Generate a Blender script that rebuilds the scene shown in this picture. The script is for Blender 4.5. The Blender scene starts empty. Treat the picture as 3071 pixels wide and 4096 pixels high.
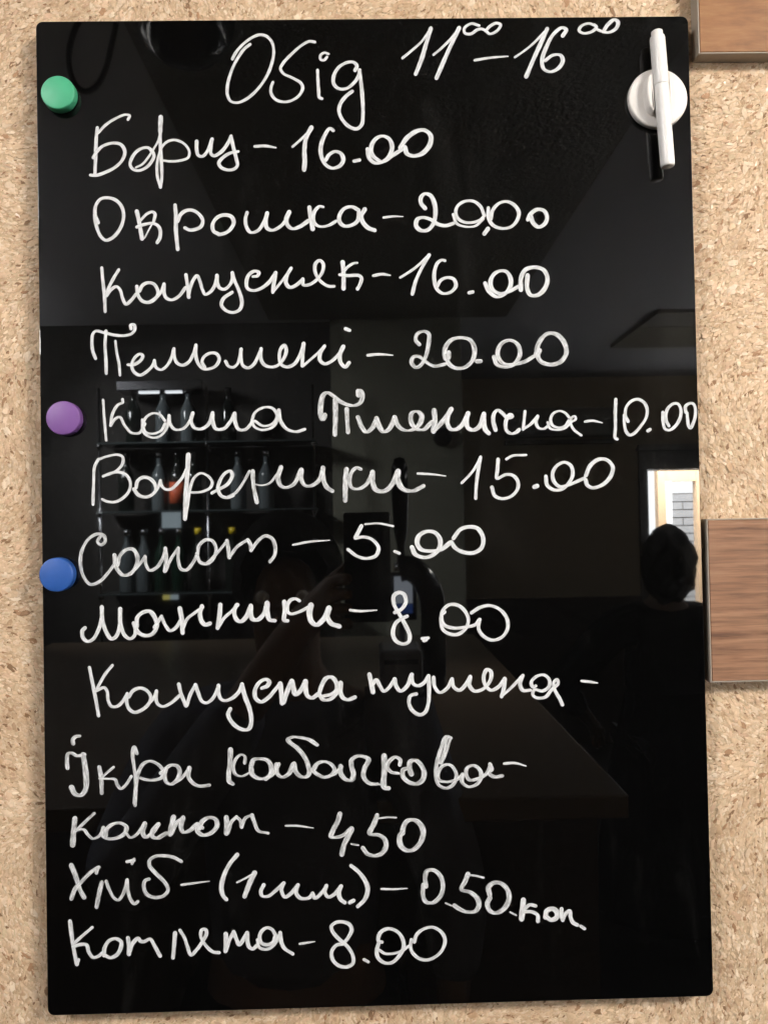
import bpy, bmesh, math, random
import numpy as np
from mathutils import Vector, Matrix, Euler

# ------------------------------------------------------------------ camera, world, exposure
random.seed(7); np.random.seed(7)
scene = bpy.context.scene
PXW, PXH, FPX = 3071.0, 4096.0, 3313.0           # photograph size and focal length in its pixels
CAM = Vector((-0.0026, -0.5031, -0.0119))
YAW, PITCH, ROLL = -0.0178, 0.0176, -0.0192
CROT = (Matrix.Rotation(YAW, 3, 'Z') @ Matrix.Rotation(PITCH, 3, 'X') @ Matrix.Rotation(math.pi/2, 3, 'X') @ Matrix.Rotation(ROLL, 3, 'Z'))
cd = bpy.data.cameras.new('camera'); cam = bpy.data.objects.new('camera', cd)
scene.collection.objects.link(cam); scene.camera = cam
cam.matrix_world = Matrix.Translation(CAM) @ CROT.to_4x4()
cd.sensor_fit = 'VERTICAL'; cd.sensor_height = 36.0; cd.lens = FPX/PXH*36.0
cd.clip_start = 0.002; cd.clip_end = 100.0

world = bpy.data.worlds.new('World'); scene.world = world; world.use_nodes = True
wb = world.node_tree.nodes['Background']
wb.inputs[0].default_value = (1.0, 0.93, 0.85, 1); wb.inputs[1].default_value = 0.16

vs = scene.view_settings
vs.view_transform = 'Standard'; vs.look = 'None'; vs.exposure = -0.12; vs.gamma = 1.0
scene.render.engine = 'CYCLES'
scene.cycles.use_denoising = True
scene.cycles.max_bounces = 6; scene.cycles.diffuse_bounces = 3; scene.cycles.glossy_bounces = 4
scene.cycles.transparent_max_bounces = 12; scene.cycles.sample_clamp_indirect = 6.0
scene.cycles.caustics_reflective = False; scene.cycles.caustics_refractive = False

def ray(px, py):
    return (CROT @ Vector(((px-PXW/2)/FPX, -(py-PXH/2)/FPX, -1.0))).normalized()
def at(px, py, y=0.0):                            # point of the plane Y=y seen at that pixel
    d = ray(px, py); t = (y-CAM.y)/d.y
    return CAM + d*t
def room(px, py, d):                              # point d metres in front of the board seen mirrored in it
    p = at(px, py, d); return Vector((p.x, -d, p.z))

def lamp(name, loc, target, power, size, col, spread=180):
    ld = bpy.data.lights.new(name, 'AREA'); ld.shape = 'DISK'; ld.size = size; ld.energy = power; ld.color = col; ld.spread = math.radians(spread)
    o = bpy.data.objects.new(name, ld); scene.collection.objects.link(o)
    o.location = loc; o.rotation_euler = (Vector(target)-Vector(loc)).to_track_quat('-Z', 'Y').to_euler()
    return o
KEY_R = lamp('lamp_light', (1.25, -1.20, 0.93), (0, 0, 0.02), 9.3, 0.50, (1.0, 0.925, 0.835), 75)
KEY_L = lamp('lamp_light', (-1.2, -1.35, 0.93), (0, 0, 0.02), 4.4, 0.42, (1.0, 0.965, 0.93), 75)
ADDED_WASH = []
for x, y, p in ((-2.15, -2.0, 245.0), (2.35, -2.4, 240.0)):                  # long unseen lights added at the sides to brighten the ceiling
    c_ = lamp('added_wash_light', (x, y, 0.45), (x*.45, y, 1.3), p, 2.4, (0.97, 0.98, 1.0)); c_.data.shape = 'RECTANGLE'; c_.data.size = 0.08; c_.data.size_y = 2.4
    c_.rotation_euler = Euler((0, math.pi-math.copysign(.55, -x), 0)); ADDED_WASH.append(c_)
ADDED_SPOTS = [lamp('lamp_light', (-1.75, -2.55, .90), (-.75, -3.45, 0.0), 62.0, 0.26, (.93, .97, 1.0), 80), lamp('lamp_light', (1.75, -2.95, .90), (.25, -1.75, -.45), 7.0, 0.20, (1.0, .95, .88), 30)]  # unseen spots added to put highlights on the bottles and the tap
DAY = lamp('daylight', (2.3, -5.75, 1.6), (2.3, -7.6, -0.2), 4500.0, 1.2, (0.96, 0.98, 1.0))

# ------------------------------------------------------------------ helpers
def link(o, parent=None):
    scene.collection.objects.link(o)
    if parent is not None: o.parent = parent
    return o
def tag(o, label=None, cat=None, group=None, kind=None):
    if label: o['label'] = label
    if cat: o['category'] = cat
    if group: o['group'] = group
    if kind: o['kind'] = kind
    return o
def thing(name, loc, label, cat, group=None):
    o = bpy.data.objects.new(name, None); o.empty_display_size = 0.02; link(o); o.location = loc
    return tag(o, label, cat, group)
def from_bm(name, bm, mat, parent=None, smooth=True, world_pos=True):
    me = bpy.data.meshes.new(name); bm.to_mesh(me); bm.free()
    o = bpy.data.objects.new(name, me); me.materials.append(mat)
    if smooth:
        for p in me.polygons: p.use_smooth = True
    link(o, parent)
    if parent is not None and world_pos: o.matrix_parent_inverse = parent_world(parent).inverted()
    return o
def parent_world(o):
    m = Matrix.Translation(o.location) @ o.rotation_euler.to_matrix().to_4x4()
    return (parent_world(o.parent) @ o.matrix_parent_inverse @ m) if o.parent else m
def bm_box(bm, lo, hi, bev=0.0, segs=2):
    lo, hi = Vector(lo), Vector(hi)
    r = bmesh.ops.create_cube(bm, size=1.0)
    vv = r['verts']
    for v in vv: v.co = Vector([(lo[i]+hi[i])/2 + v.co[i]*(hi[i]-lo[i]) for i in range(3)])
    if bev:
        ee = list({e for v in vv for e in v.link_edges})
        bmesh.ops.bevel(bm, geom=ee, offset=bev, segments=segs, affect='EDGES', profile=0.5)
def box(name, lo, hi, mat, parent=None, bev=0.0, segs=2):
    bm = bmesh.new(); bm_box(bm, lo, hi, bev, segs)
    return from_bm(name, bm, mat, parent, smooth=False)
def bm_lathe(bm, prof, mtx, n=32):
    rings = []
    for r, h in prof:
        if r < 1e-7: rings.append([bm.verts.new(mtx @ Vector((0, 0, h)))])
        else: rings.append([bm.verts.new(mtx @ Vector((r*math.cos(2*math.pi*k/n), r*math.sin(2*math.pi*k/n), h))) for k in range(n)])
    for a, b in zip(rings[:-1], rings[1:]):
        for k in range(n):
            q = [a[k % len(a)], a[(k+1) % n % len(a)], b[(k+1) % n % len(b)], b[k % len(b)]]
            q = list(dict.fromkeys(q))
            if len(q) > 2:
                try: bm.faces.new(q)
                except ValueError: pass
def lathe(name, prof, mtx, mat, parent=None, n=32):
    bm = bmesh.new(); bm_lathe(bm, prof, mtx, n); bmesh.ops.recalc_face_normals(bm, faces=bm.faces)
    return from_bm(name, bm, mat, parent)
def tube(name, pts, rad, mat, parent=None, n=14):
    P = catmull([tuple(p) for p in pts], 8); bm = bmesh.new(); prev = None
    up = Vector((0.13, 1, 0.2)).normalized(); rings = []
    for i, p in enumerate(P):
        p = Vector(p); t = (Vector(P[min(i+1, len(P)-1)])-Vector(P[max(i-1, 0)])).normalized()
        a = t.cross(up).normalized(); b = t.cross(a)
        r = rad(i/(len(P)-1)) if callable(rad) else rad
        rings.append([bm.verts.new(p + (a*math.cos(2*math.pi*k/n)+b*math.sin(2*math.pi*k/n))*r) for k in range(n)])
    for A, B in zip(rings[:-1], rings[1:]):
        for k in range(n): bm.faces.new([A[k], A[(k+1) % n], B[(k+1) % n], B[k]])
    bm.faces.new(rings[0][::-1]); bm.faces.new(rings[-1])
    bmesh.ops.recalc_face_normals(bm, faces=bm.faces)
    return from_bm(name, bm, mat, parent)
def catmull(pts, n):
    P = [np.array(p, float) for p in pts]
    if len(P) < 2: return P
    Q = [2*P[0]-P[1]] + P + [2*P[-1]-P[-2]]; out = []
    for i in range(1, len(Q)-2):
        p0, p1, p2, p3 = Q[i-1], Q[i], Q[i+1], Q[i+2]
        k0 = 0.0; k1 = k0+max(np.linalg.norm(p1-p0), 1e-9)**.5; k2 = k1+max(np.linalg.norm(p2-p1), 1e-9)**.5; k3 = k2+max(np.linalg.norm(p3-p2), 1e-9)**.5
        m = n if n > 0 else max(2, int(np.linalg.norm(p2-p1)/(-n)))
        for j in range(m):
            t = k1+(k2-k1)*j/m
            A1 = (k1-t)/(k1-k0)*p0+(t-k0)/(k1-k0)*p1; A2 = (k2-t)/(k2-k1)*p1+(t-k1)/(k2-k1)*p2; A3 = (k3-t)/(k3-k2)*p2+(t-k2)/(k3-k2)*p3
            B1 = (k2-t)/(k2-k0)*A1+(t-k0)/(k2-k0)*A2; B2 = (k3-t)/(k3-k1)*A2+(t-k1)/(k3-k1)*A3
            out.append((k2-t)/(k2-k1)*B1+(t-k1)/(k2-k1)*B2)
    out.append(P[-1]); return out

# ------------------------------------------------------------------ materials
class NT:
    def __init__(s, name):
        s.m = bpy.data.materials.new(name); s.m.use_nodes = True; s.t = s.m.node_tree; s.N = s.t.nodes
        s.b = s.N['Principled BSDF']; s.out = s.N['Material Output']
    def n(s, kind, **kw):
        x = s.N.new(kind)
        for k, v in kw.items():
            if k.startswith('i_'):
                x.inputs[k[2:].replace('_', ' ')].default_value = v
            else: setattr(x, k, v)
        return x
    def l(s, a, b): s.t.links.new(a, b)
    def ramp(s, src, stops, interp='LINEAR'):
        r = s.N.new('ShaderNodeValToRGB'); r.color_ramp.interpolation = interp; e = r.color_ramp.elements
        while len(e) < len(stops): e.new(0.5)
        for q, (p, c) in zip(e, stops): q.position = p; q.color = (c, c, c, 1) if isinstance(c, (int, float)) else (*c, 1)
        s.l(src, r.inputs[0]); return r.outputs[0]
    def math(s, op, a, b=None):
        x = s.N.new('ShaderNodeMath'); x.operation = op
        for i, v in enumerate((a, b)):
            if v is None: continue
            if isinstance(v, (int, float)): x.inputs[i].default_value = v
            else: s.l(v, x.inputs[i])
        return x.outputs[0]
    def mix(s, f, a, b, mode='MIX'):
        x = s.N.new('ShaderNodeMix'); x.data_type = 'RGBA'; x.blend_type = mode
        for i, v in ((0, f), (6, a), (7, b)):
            if isinstance(v, (int, float)): x.inputs[i].default_value = v
            elif isinstance(v, tuple): x.inputs[i].default_value = (*v, 1)
            else: s.l(v, x.inputs[i])
        return x.outputs[2]
    def coord(s, kind='Object', scale=(1, 1, 1), rot=(0, 0, 0)):
        c = s.N.new('ShaderNodeTexCoord'); mp = s.N.new('ShaderNodeMapping')
        mp.inputs['Scale'].default_value = scale; mp.inputs['Rotation'].default_value = rot
        s.l(c.outputs[kind], mp.inputs[0]); return mp.outputs[0]
    def noise(s, vec, scale, detail=4, rough=.55, dist=0):
        x = s.n('ShaderNodeTexNoise'); x.inputs['Scale'].default_value = scale; x.inputs['Detail'].default_value = detail
        x.inputs['Roughness'].default_value = rough; x.inputs['Distortion'].default_value = dist; s.l(vec, x.inputs['Vector']); return x
    def bump(s, h, strength, dist):
        x = s.n('ShaderNodeBump'); x.inputs['Strength'].default_value = strength; x.inputs['Distance'].default_value = dist
        s.l(h, x.inputs['Height']); s.l(x.outputs[0], s.b.inputs['Normal'])
def plain(name, col, rough=.5, metal=0.0, spec=.5, var=0.0, coat=0.0):
    k = NT(name); k.b.inputs['Base Color'].default_value = (*col, 1); k.b.inputs['Roughness'].default_value = rough
    k.b.inputs['Metallic'].default_value = metal; k.b.inputs['Specular IOR Level'].default_value = spec; k.b.inputs['Coat Weight'].default_value = coat
    if var:
        n = k.noise(k.coord(), 9, 5)
        k.l(k.mix(n.outputs[0], tuple(c*(1-var) for c in col), tuple(min(1, c*(1+var)) for c in col)), k.b.inputs['Base Color'])
    return k.m
def emit(name, col, s):
    k = NT(name); e = k.n('ShaderNodeEmission'); e.inputs[0].default_value = (*col, 1); e.inputs[1].default_value = s
    k.l(e.outputs[0], k.out.inputs[0]); return k.m

M = {}
# black back-painted glass: polished, faint wiping haze and dust
k = NT('black_glass'); v = k.coord()
k.b.inputs['Base Color'].default_value = (.0016, .0016, .0016, 1); k.b.inputs['IOR'].default_value = 1.5
n1 = k.noise(v, 6, 6, .6, .6); n2 = k.noise(v, 900, 2)
haze = k.ramp(n1.outputs[0], [(.40, 0.0), (.75, 1.0)]); dust = k.ramp(n2.outputs[0], [(.72, 0.0), (.80, 1.0)])
k.l(k.math('ADD', k.math('MULTIPLY', haze, .02), .012), k.b.inputs['Roughness'])
vs_ = k.coord('Object', (1, 1, .28), (0, .6, 0)); n4 = k.noise(vs_, 22, 6, .7, .8); smear = k.ramp(n4.outputs[0], [(.55, 0.0), (.78, 1.0)])
c_ = k.mix(k.math('MULTIPLY', smear, .022), (.0016, .0016, .0016), (.25, .24, .22))
k.l(k.mix(k.math('MULTIPLY', dust, .10), c_, (.30, .29, .27)), k.b.inputs['Base Color'])
M['glass'] = k.m
# white liquid-chalk ink: brushed streaks along the stroke, ragged edge
def ink(name, streak):
    k = NT(name); u = k.n('ShaderNodeUVMap'); sp = k.n('ShaderNodeSeparateXYZ'); k.l(u.outputs[0], sp.inputs[0])
    U, V = sp.outputs[0], sp.outputs[1]
    cb = k.n('ShaderNodeCombineXYZ'); k.l(k.math('MULTIPLY', U, .035), cb.inputs[0]); k.l(k.math('MULTIPLY', V, 4.2), cb.inputs[1])
    n = k.noise(cb.outputs[0], 1.0, 3, .6)
    c2 = k.n('ShaderNodeCombineXYZ'); k.l(k.math('MULTIPLY', U, .9), c2.inputs[0]); k.l(V, c2.inputs[1])
    n2 = k.noise(c2.outputs[0], 1.0, 2)
    edge = k.math('SUBTRACT', k.math('ADD', k.math('ABSOLUTE', V), k.math('MULTIPLY', n2.outputs[0], .16)), .08)
    ea = k.ramp(edge, [(.78, 1.0), (1.0, 0.12)])
    s = k.ramp(n.outputs[0], [(.30, 1.0-streak), (.60, 1.0)])
    c3 = k.n('ShaderNodeCombineXYZ'); k.l(k.math('MULTIPLY', U, .018), c3.inputs[0]); k.l(k.math('MULTIPLY', V, .45), c3.inputs[1])
    n3 = k.noise(c3.outputs[0], 1.0, 2)                                   # where the pen ran dry or was pressed
    s = k.math('MULTIPLY', s, k.ramp(n3.outputs[0], [(.36, 1.0-streak*.55), (.56, 1.0)]))
    al = k.math('MULTIPLY', ea, s)
    k.l(al, k.b.inputs['Alpha'])
    k.b.inputs['Base Color'].default_value = (.82, .835, .85, 1); k.b.inputs['Roughness'].default_value = .75
    k.b.inputs['Specular IOR Level'].default_value = .2
    return k.m
M['ink'] = ink('chalk_ink', .38); M['ink2'] = ink('chalk_ink_brushed', .72)
# cork flakes on the wall: colour per flake from an attribute
k = NT('cork_flake'); a = k.n('ShaderNodeAttribute', attribute_name='tint'); v = k.coord()
n = k.noise(v, 420, 4, .65); n0 = k.noise(v, 55, 6, .68, .4)
g = k.ramp(n.outputs[0], [(.30, .88), (.70, 1.08)]); g0 = k.ramp(n0.outputs[0], [(.34, (.74, .68, .62)), (.50, (.95, .94, .92)), (.70, (1.06, 1.06, 1.06))])
k.l(k.mix(1.0, k.mix(1.0, a.outputs[0], g, 'MULTIPLY'), g0, 'MULTIPLY'), k.b.inputs['Base Color'])
k.l(k.math('SUBTRACT', .75, k.math('MULTIPLY', a.outputs['Alpha'], .45)), k.b.inputs['Roughness'])
k.bump(n.outputs[0], .25, .0004); M['flake'] = k.m
k = NT('cork_wall'); v = k.coord()
vo = k.n('ShaderNodeTexVoronoi'); vo.inputs['Scale'].default_value = 320; k.l(v, vo.inputs['Vector'])
n = k.noise(v, 160, 6, .65, .5)
base = k.ramp(n.outputs[0], [(.25, (.26, .16, .085)), (.42, (.50, .34, .20)), (.58, (.62, .45, .28)), (.8, (.72, .57, .40))])
sp = k.n('ShaderNodeSeparateColor'); k.l(vo.outputs['Color'], sp.inputs[0])
k.l(k.mix(.6, base, k.ramp(sp.outputs[0], [(0, (.44, .29, .17)), (.5, (.60, .44, .28)), (1, (.72, .58, .41))])), k.b.inputs['Base Color'])
k.b.inputs['Roughness'].default_value = .85; k.bump(n.outputs[0], .8, .002); M['wall'] = k.m
# laminate wood with horizontal grain
def wood(name, dark, mid, light, sx, sz, contrast=1.0):
    k = NT(name); v = k.coord('Object', (sx, 1, sz))
    n = k.noise(v, 1.0, 7, .62, .25); vf = k.coord('Object', (sx*2.2, 1, sz*4.5)); f = k.noise(vf, 1.0, 4, .6)
    w = k.coord('Object', (sx*.35, 1, sz*.28)); n3 = k.noise(w, 1.0, 3, .5, .6)
    c = k.ramp(n.outputs[0], [(.34, dark), (.5, mid), (.68, light)])
    c = k.mix(k.math('MULTIPLY', k.ramp(f.outputs[0], [(.52, 0.0), (.66, 1.0)]), .55*contrast), c, dark)
    c = k.mix(k.math('MULTIPLY', k.ramp(n3.outputs[0], [(.35, 0.0), (.7, 1.0)]), .35), c, light)
    k.l(c, k.b.inputs['Base Color']); k.b.inputs['Roughness'].default_value = .5; k.b.inputs['Specular IOR Level'].default_value = .3
    k.bump(f.outputs[0], .25, .0005); return k.m
M['wood_mid'] = wood('wood_laminate_dark_streaks', (.085, .036, .017), (.220, .107, .056), (.310, .168, .095), 17, 300)
M['wood_top'] = wood('wood_laminate_plain', (.160, .064, .022), (.240, .105, .038), (.315, .155, .064), 40, 190, .7)
M['edge'] = plain('edge_band', (.34, .295, .24), .5, var=.1)
M['white_plastic'] = plain('white_plastic', (.86, .82, .78), .42)
M['pen_white'] = plain('pen_white', (.90, .885, .865), .35)
M['steel'] = plain('steel', (.45, .45, .46), .3, 1.0)
M['green'] = plain('green_plastic', (.055, .36, .19), .48)
M['purple'] = plain('purple_plastic', (.165, .068, .25), .48)
M['blue'] = plain('blue_plastic', (.014, .075, .30), .48)
M['ceil'] = plain('ceiling_paint', (.62, .63, .66), .9, var=.05)
k = NT('dark_ceiling_panel'); v = k.coord(); n = k.noise(v, 60, 5, .7); k.b.inputs['Base Color'].default_value = (.125, .105, .078, 1); k.b.inputs['Roughness'].default_value = .42
k.bump(n.outputs[0], .8, .01); M['dark_panel'] = k.m
M['cable'] = plain('black_rubber', (.008, .007, .007), .6)
M['gloss_black'] = plain('gloss_black', (.006, .006, .006), .12)
M['wall_green'] = plain('wall_olive_paint', (.22, .215, .165), .85, var=.1)
M['wall_dark'] = plain('wall_dark_paint', (.028, .024, .021), .8, var=.1)
M['wall_brown'] = plain('wall_brown_paint', (.42, .32, .20), .8, var=.1)
M['wains'] = plain('wainscot_wood', (.035, .020, .012), .5, var=.3)
M['counter'] = plain('counter_wood', (.115, .080, .052), .35, var=.15)
M['floor'] = plain('floor_tile', (.007, .006, .005), .95, spec=.03, var=.2)
M['chrome'] = plain('chrome', (.6, .6, .62), .12, 1.0)
M['shelf_glass'] = plain('shelf_glass', (.05, .06, .06), .08)
M['b_dark'] = plain('bottle_dark', (.010, .012, .010), .08)
M['b_green'] = plain('bottle_green', (.008, .022, .014), .08)
M['b_clear'] = plain('bottle_clear', (.10, .115, .12), .06)
M['yellow'] = plain('yellow_cap', (.75, .55, .02), .4)
M['orange'] = plain('orange_label', (.62, .12, .05), .5)
M['paper'] = plain('white_paper', (.75, .75, .73), .7)
M['grey_plastic'] = plain('grey_plastic', (.20, .20, .21), .4)
M['frame_grey'] = plain('frame_grey', (.21, .20, .19), .5)
M['tan'] = plain('tan_timber', (.62, .43, .26), .6, var=.15)
M['white_paint'] = plain('white_paint', (.80, .80, .80), .5)
M['brick'] = plain('pale_brick', (.34, .34, .34), .85, var=.15)
M['skin'] = plain('skin', (.20, .12, .08), .6)
M['hair'] = plain('hair', (.007, .006, .005), .85, spec=.15)
M['shirt_blue'] = plain('shirt_navy', (.10, .105, .14), .85, var=.2)
M['shirt_black'] = plain('shirt_black', (.005, .005, .005), .95, spec=.05)
M['jeans'] = plain('trousers', (.02, .022, .03), .85)
M['sky'] = emit('daylight_sky', (.95, .98, 1.0), 30.0)
M['lamp_face'] = emit('lamp_face', (1.0, .9, .75), 6.0)
M['backlight'] = emit('cool_patch_glow', (.75, .92, 1.0), 5.0)  # glow for the pale reflected patches behind the bottles
M['patch_glow_yellow'] = emit('yellow_patch_glow', (1.0, .9, .25), 6.0)
M['screen'] = emit('screen_white', (.80, .88, 1.0), 3.2)
M['screen_blue'] = emit('screen_blue', (.10, .22, .75), 1.6)

# ------------------------------------------------------------------ the wall with its cork flakes
WY = 0.012                                        # wall surface; the board's front glass is Y=0
wall = box('wall', (-1.6, WY, -1.55), (1.6, WY+.12, 1.015), M['wall']); tag(wall, kind='structure')
wall['label'] = 'beige cork flake wall behind the black board'
def flakes():
    rng = np.random.default_rng(11)
    N = 240000
    x = rng.uniform(-.30, .31, N); z = rng.uniform(-.345, .345, N)
    keep = ~((np.abs(x) < .188) & (np.abs(z) < .288)); x, z = x[keep], z[keep]; n = len(x)
    L = rng.lognormal(math.log(.00128), .52, n).clip(.0004, .0042); W = L*rng.uniform(.24, .62, n)
    # neighbouring flakes lie in roughly the same direction, as rolled on
    ang = .8*np.sin(x*31+2*np.sin(z*17)) + .7*np.sin(z*23+1.3) + .6 + rng.normal(0, .42, n)
    tl = rng.normal(0, .10, n); tw = rng.normal(0, .10, n)
    K = 6; th = np.linspace(0, 2*math.pi, K, endpoint=False)[None, :] + rng.uniform(-.35, .35, (n, K))
    rr = rng.uniform(.72, 1.12, (n, K))
    lx = np.cos(th)*rr*L[:, None]; lz = np.sin(th)*rr*W[:, None]
    y0 = -rng.uniform(.00005, .0004, n)
    c, s = np.cos(ang)[:, None], np.sin(ang)[:, None]
    V = np.zeros((n, K+1, 3))
    V[:, :K, 0] = x[:, None]+lx*c-lz*s; V[:, :K, 2] = z[:, None]+lx*s+lz*c
    V[:, :K, 1] = WY + y0[:, None] + lx*tl[:, None] + lz*tw[:, None]
    V[:, K, 0] = x; V[:, K, 2] = z; V[:, K, 1] = WY + y0 - W*rng.uniform(.03, .18, n)
    V[:, :, 1] = np.minimum(V[:, :, 1], WY-.00003)
    V = V.reshape(-1, 3)
    base = (np.arange(n)*(K+1))[:, None]
    F = np.stack([np.stack([base[:, 0]+i, np.full(n, 0)+base[:, 0]+(i+1) % K, base[:, 0]+K], 1) for i in range(K)], 1).reshape(-1, 3)
    me = bpy.data.meshes.new('cork_flakes')
    me.vertices.add(len(V)); me.vertices.foreach_set('co', V.ravel())
    me.loops.add(F.size); me.loops.foreach_set('vertex_index', F.ravel().astype(np.int32))
    me.polygons.add(len(F)); me.polygons.foreach_set('loop_start', np.arange(0, F.size, 3, dtype=np.int32))
    pal = np.array([[.68, .50, .32], [.74, .58, .41], [.60, .43, .27], [.66, .47, .31], [.50, .33, .19], [.56, .37, .24], [.36, .21, .11], [.80, .67, .50], [.24, .14, .07], [.58, .46, .29]])
    pick = rng.choice(len(pal), n, p=[.25, .20, .14, .12, .065, .055, .042, .08, .024, .024])
    col = (pal[pick]*np.array([1.07, 1.05, 1.07])*rng.uniform(.95, 1.05, (n, 1)))
    lt = ~np.isin(pick, [6, 8]); col[lt] = (col[lt]*.78 + np.array([.70, .525, .350])*.22).clip(0, .92); gl = (rng.random(n) < .05).astype(float)
    rgba = np.concatenate([col, gl[:, None]], 1)
    at_ = me.attributes.new('tint', 'FLOAT_COLOR', 'POINT')
    at_.data.foreach_set('color', np.repeat(rgba, K+1, 0).ravel().astype(np.float32))
    me.update(); me.validate(); me.materials.append(M['flake'])
    o = bpy.data.objects.new('cork_flakes', me); link(o, wall); tag(o, kind='stuff')
flakes()

# ------------------------------------------------------------------ the black glass menu board
board = thing('menu_board', (0, 0, -.3), 'black glass menu board covered in white handwriting, on the cork wall', 'menu board')
def glass_panel():
    bm = bmesh.new(); n = 6; R = .0042; w, h = .2, .3; pts = []
    for cx, cz, a0 in ((w-R, h-R, 0), (-w+R, h-R, 90), (-w+R, -h+R, 180), (w-R, -h+R, 270)):
        for k in range(n+1):
            a = math.radians(a0+90*k/n); pts.append((cx+R*math.cos(a), cz+R*math.sin(a)))
    f = bm.faces.new([bm.verts.new((x, 0, z)) for x, z in pts])
    r = bmesh.ops.extrude_face_region(bm, geom=[f])
    bmesh.ops.translate(bm, verts=[v for v in r['geom'] if isinstance(v, bmesh.types.BMVert)], vec=(0, .0055, 0))
    bmesh.ops.recalc_face_normals(bm, faces=bm.faces)
    ee = [e for e in bm.edges if abs(e.verts[0].co.y-e.verts[1].co.y) < 1e-7]
    bmesh.ops.bevel(bm, geom=ee, offset=.0005, segments=2, affect='EDGES', profile=.5)
    return from_bm('glass_panel', bm, M['glass'], board, smooth=False)
glass_panel()
for sx in (-.16, .16):
    for sz in (-.25, .25):
        lathe('wall_spacer', [(0, 0), (.009, 0), (.009, WY-.0055), (0, WY-.0055)], Matrix.Translation((sx, .0055, sz)) @ Matrix.Rotation(-math.pi/2, 4, 'X'), M['steel'], board, 20)

# handwriting: pen paths read off the photograph, written on the glass as thin ribbons of ink
# each block: name, text, ink, nib flatness, (crop x, crop y, crop width), [(width, [points])...]
T = []
def W(name, text, reg, *strokes, ink='ink', nib=.15): T.append((name, text, ink, nib, reg, strokes))
wd, pr, da = 'handwritten_word', 'handwritten_price', 'handwritten_dash'
A = (800, 50, 800)
W(wd, 'OSig', A,
 (27, [(415,265),(370,300),(310,385),(260,490),(230,600),(228,680),(255,735),(310,748),(390,715),(480,635),(555,525),(595,425),(612,330),(598,250),(555,200),(500,185),(430,210),(360,262),(300,330),(270,385)]),
 (27, [(950,245),(905,240),(840,275),(760,345),(690,420),(668,465),(690,505),(770,545),(835,585),(852,625),(825,685),(760,730),(690,742),(625,720),(590,670),(590,620),(605,580)]),
 (28, [(975,480),(978,560),(983,650),(990,705),(1010,715)]), (24, [(1065,345),(1030,335),(1000,355),(1000,390),(1030,395),(1052,370)]),
 (31, [(1285,480),(1300,445),(1275,415),(1220,415),(1150,455),(1108,530),(1110,595),(1150,632),(1210,632),(1270,590),(1315,525),(1322,480)]),
 (33, [(1322,485),(1332,560),(1345,700),(1350,850),(1340,930),(1300,965),(1240,950),(1180,890),(1152,820),(1165,755),(1210,695),(1260,655)]))
B = (1500, 50, 1100)
W(pr, '11 00', B,
 (17, [(165,275),(220,230),(285,170),(335,98)]), (27, [(335,98),(310,180),(280,280),(245,370)]),
 (17, [(352,255),(400,215),(455,160),(505,95)]), (27, [(505,95),(460,190),(415,290),(370,395)]),
 (20, [(625,80),(580,68),(538,95),(540,125),(575,130),(615,105),(640,100),(665,110),(690,130),(735,110),(755,75),(730,65),(690,85),(665,112)]))
W(da, 'dash', B, (19, [(600,288),(700,272),(800,265)]))
W(pr, '16 00', B,
 (17, [(842,270),(900,230),(960,180),(1035,100)]), (28, [(1035,100),(1000,180),(950,290),(910,385)]),
 (26, [(1130,140),(1150,105),(1125,92),(1075,130),(1030,210),(1005,290),(1015,340),(1055,358),(1105,335),(1130,290),(1115,258),(1070,258),(1025,290)]),
 (22, [(1325,80),(1285,67),(1240,84),(1228,110),(1255,126),(1310,113),(1332,88),(1320,75)]),
 (26, [(1340,105),(1370,113),(1400,75),(1440,44),(1462,60),(1452,95),(1410,120),(1372,118)]), nib=.35)
C = (300, 400, 700)
W(wd, 'Борщ', C,
 (36, [(215,265),(205,350),(200,500),(192,700)]), (29, [(225,310),(290,240),(380,180),(480,140),(520,150),(505,185)]),
 (35, [(178,545),(210,490),(270,435),(370,408),(440,425),(475,490),(450,570),(380,640),(280,690),(200,715),(150,712)]),
 (33, [(735,500),(700,455),(650,455),(590,485),(545,545),(525,610),(550,655),(600,670),(670,645),(725,590),(750,530),(735,485),(715,465)]),
 (24, [(580,640),(640,610),(700,540),(750,460),(790,390),(812,300)]), (44, [(815,165),(812,230),(810,300)]), (34, [(810,280),(812,450),(822,600),(825,720),(812,825)]),
 (28, [(812,825),(785,740),(780,620),(795,530),(830,440),(890,390),(960,382),(1040,420),(1085,490),(1075,545),(1000,575),(900,582),(835,575)]),
 (36, [(1155,395),(1155,470),(1170,525),(1210,535),(1260,480),(1300,375)]), (36, [(1300,375),(1290,450),(1290,510),(1320,530),(1390,490),(1450,410),(1480,345)]),
 (36, [(1480,345),(1500,440),(1530,560),(1540,620),(1510,655),(1450,665),(1385,640),(1365,600),(1400,550),(1470,505),(1545,490)]))
D = (950, 450, 850)
W(da, 'dash', D, (29, [(135,265),(220,262),(300,275)]))
W(pr, '16.00', D,
 (22, [(430,268),(490,215),(540,165),(575,120)]), (37, [(575,120),(535,200),(522,300),(525,380),(520,445)]),
 (34, [(745,140),(720,125),(675,190),(650,270),(655,345),(690,410),(740,435),(800,415),(825,370),(805,320),(760,305),(715,330),(690,370)]),
 (26, [(910,380),(950,372)]),
 (36, [(1015,290),(1030,360),(1075,395),(1140,380),(1190,330),(1205,265),(1180,205),(1130,185),(1080,205),(1045,260),(1045,320),(1085,365),(1130,385),(1210,335),(1280,290)]),
 (42, [(1305,275),(1320,320),(1370,340),(1440,320),(1500,250),(1505,180),(1460,140),(1400,145),(1320,200),(1270,275)]), nib=.3)
E_ = (350, 740, 600)
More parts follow.
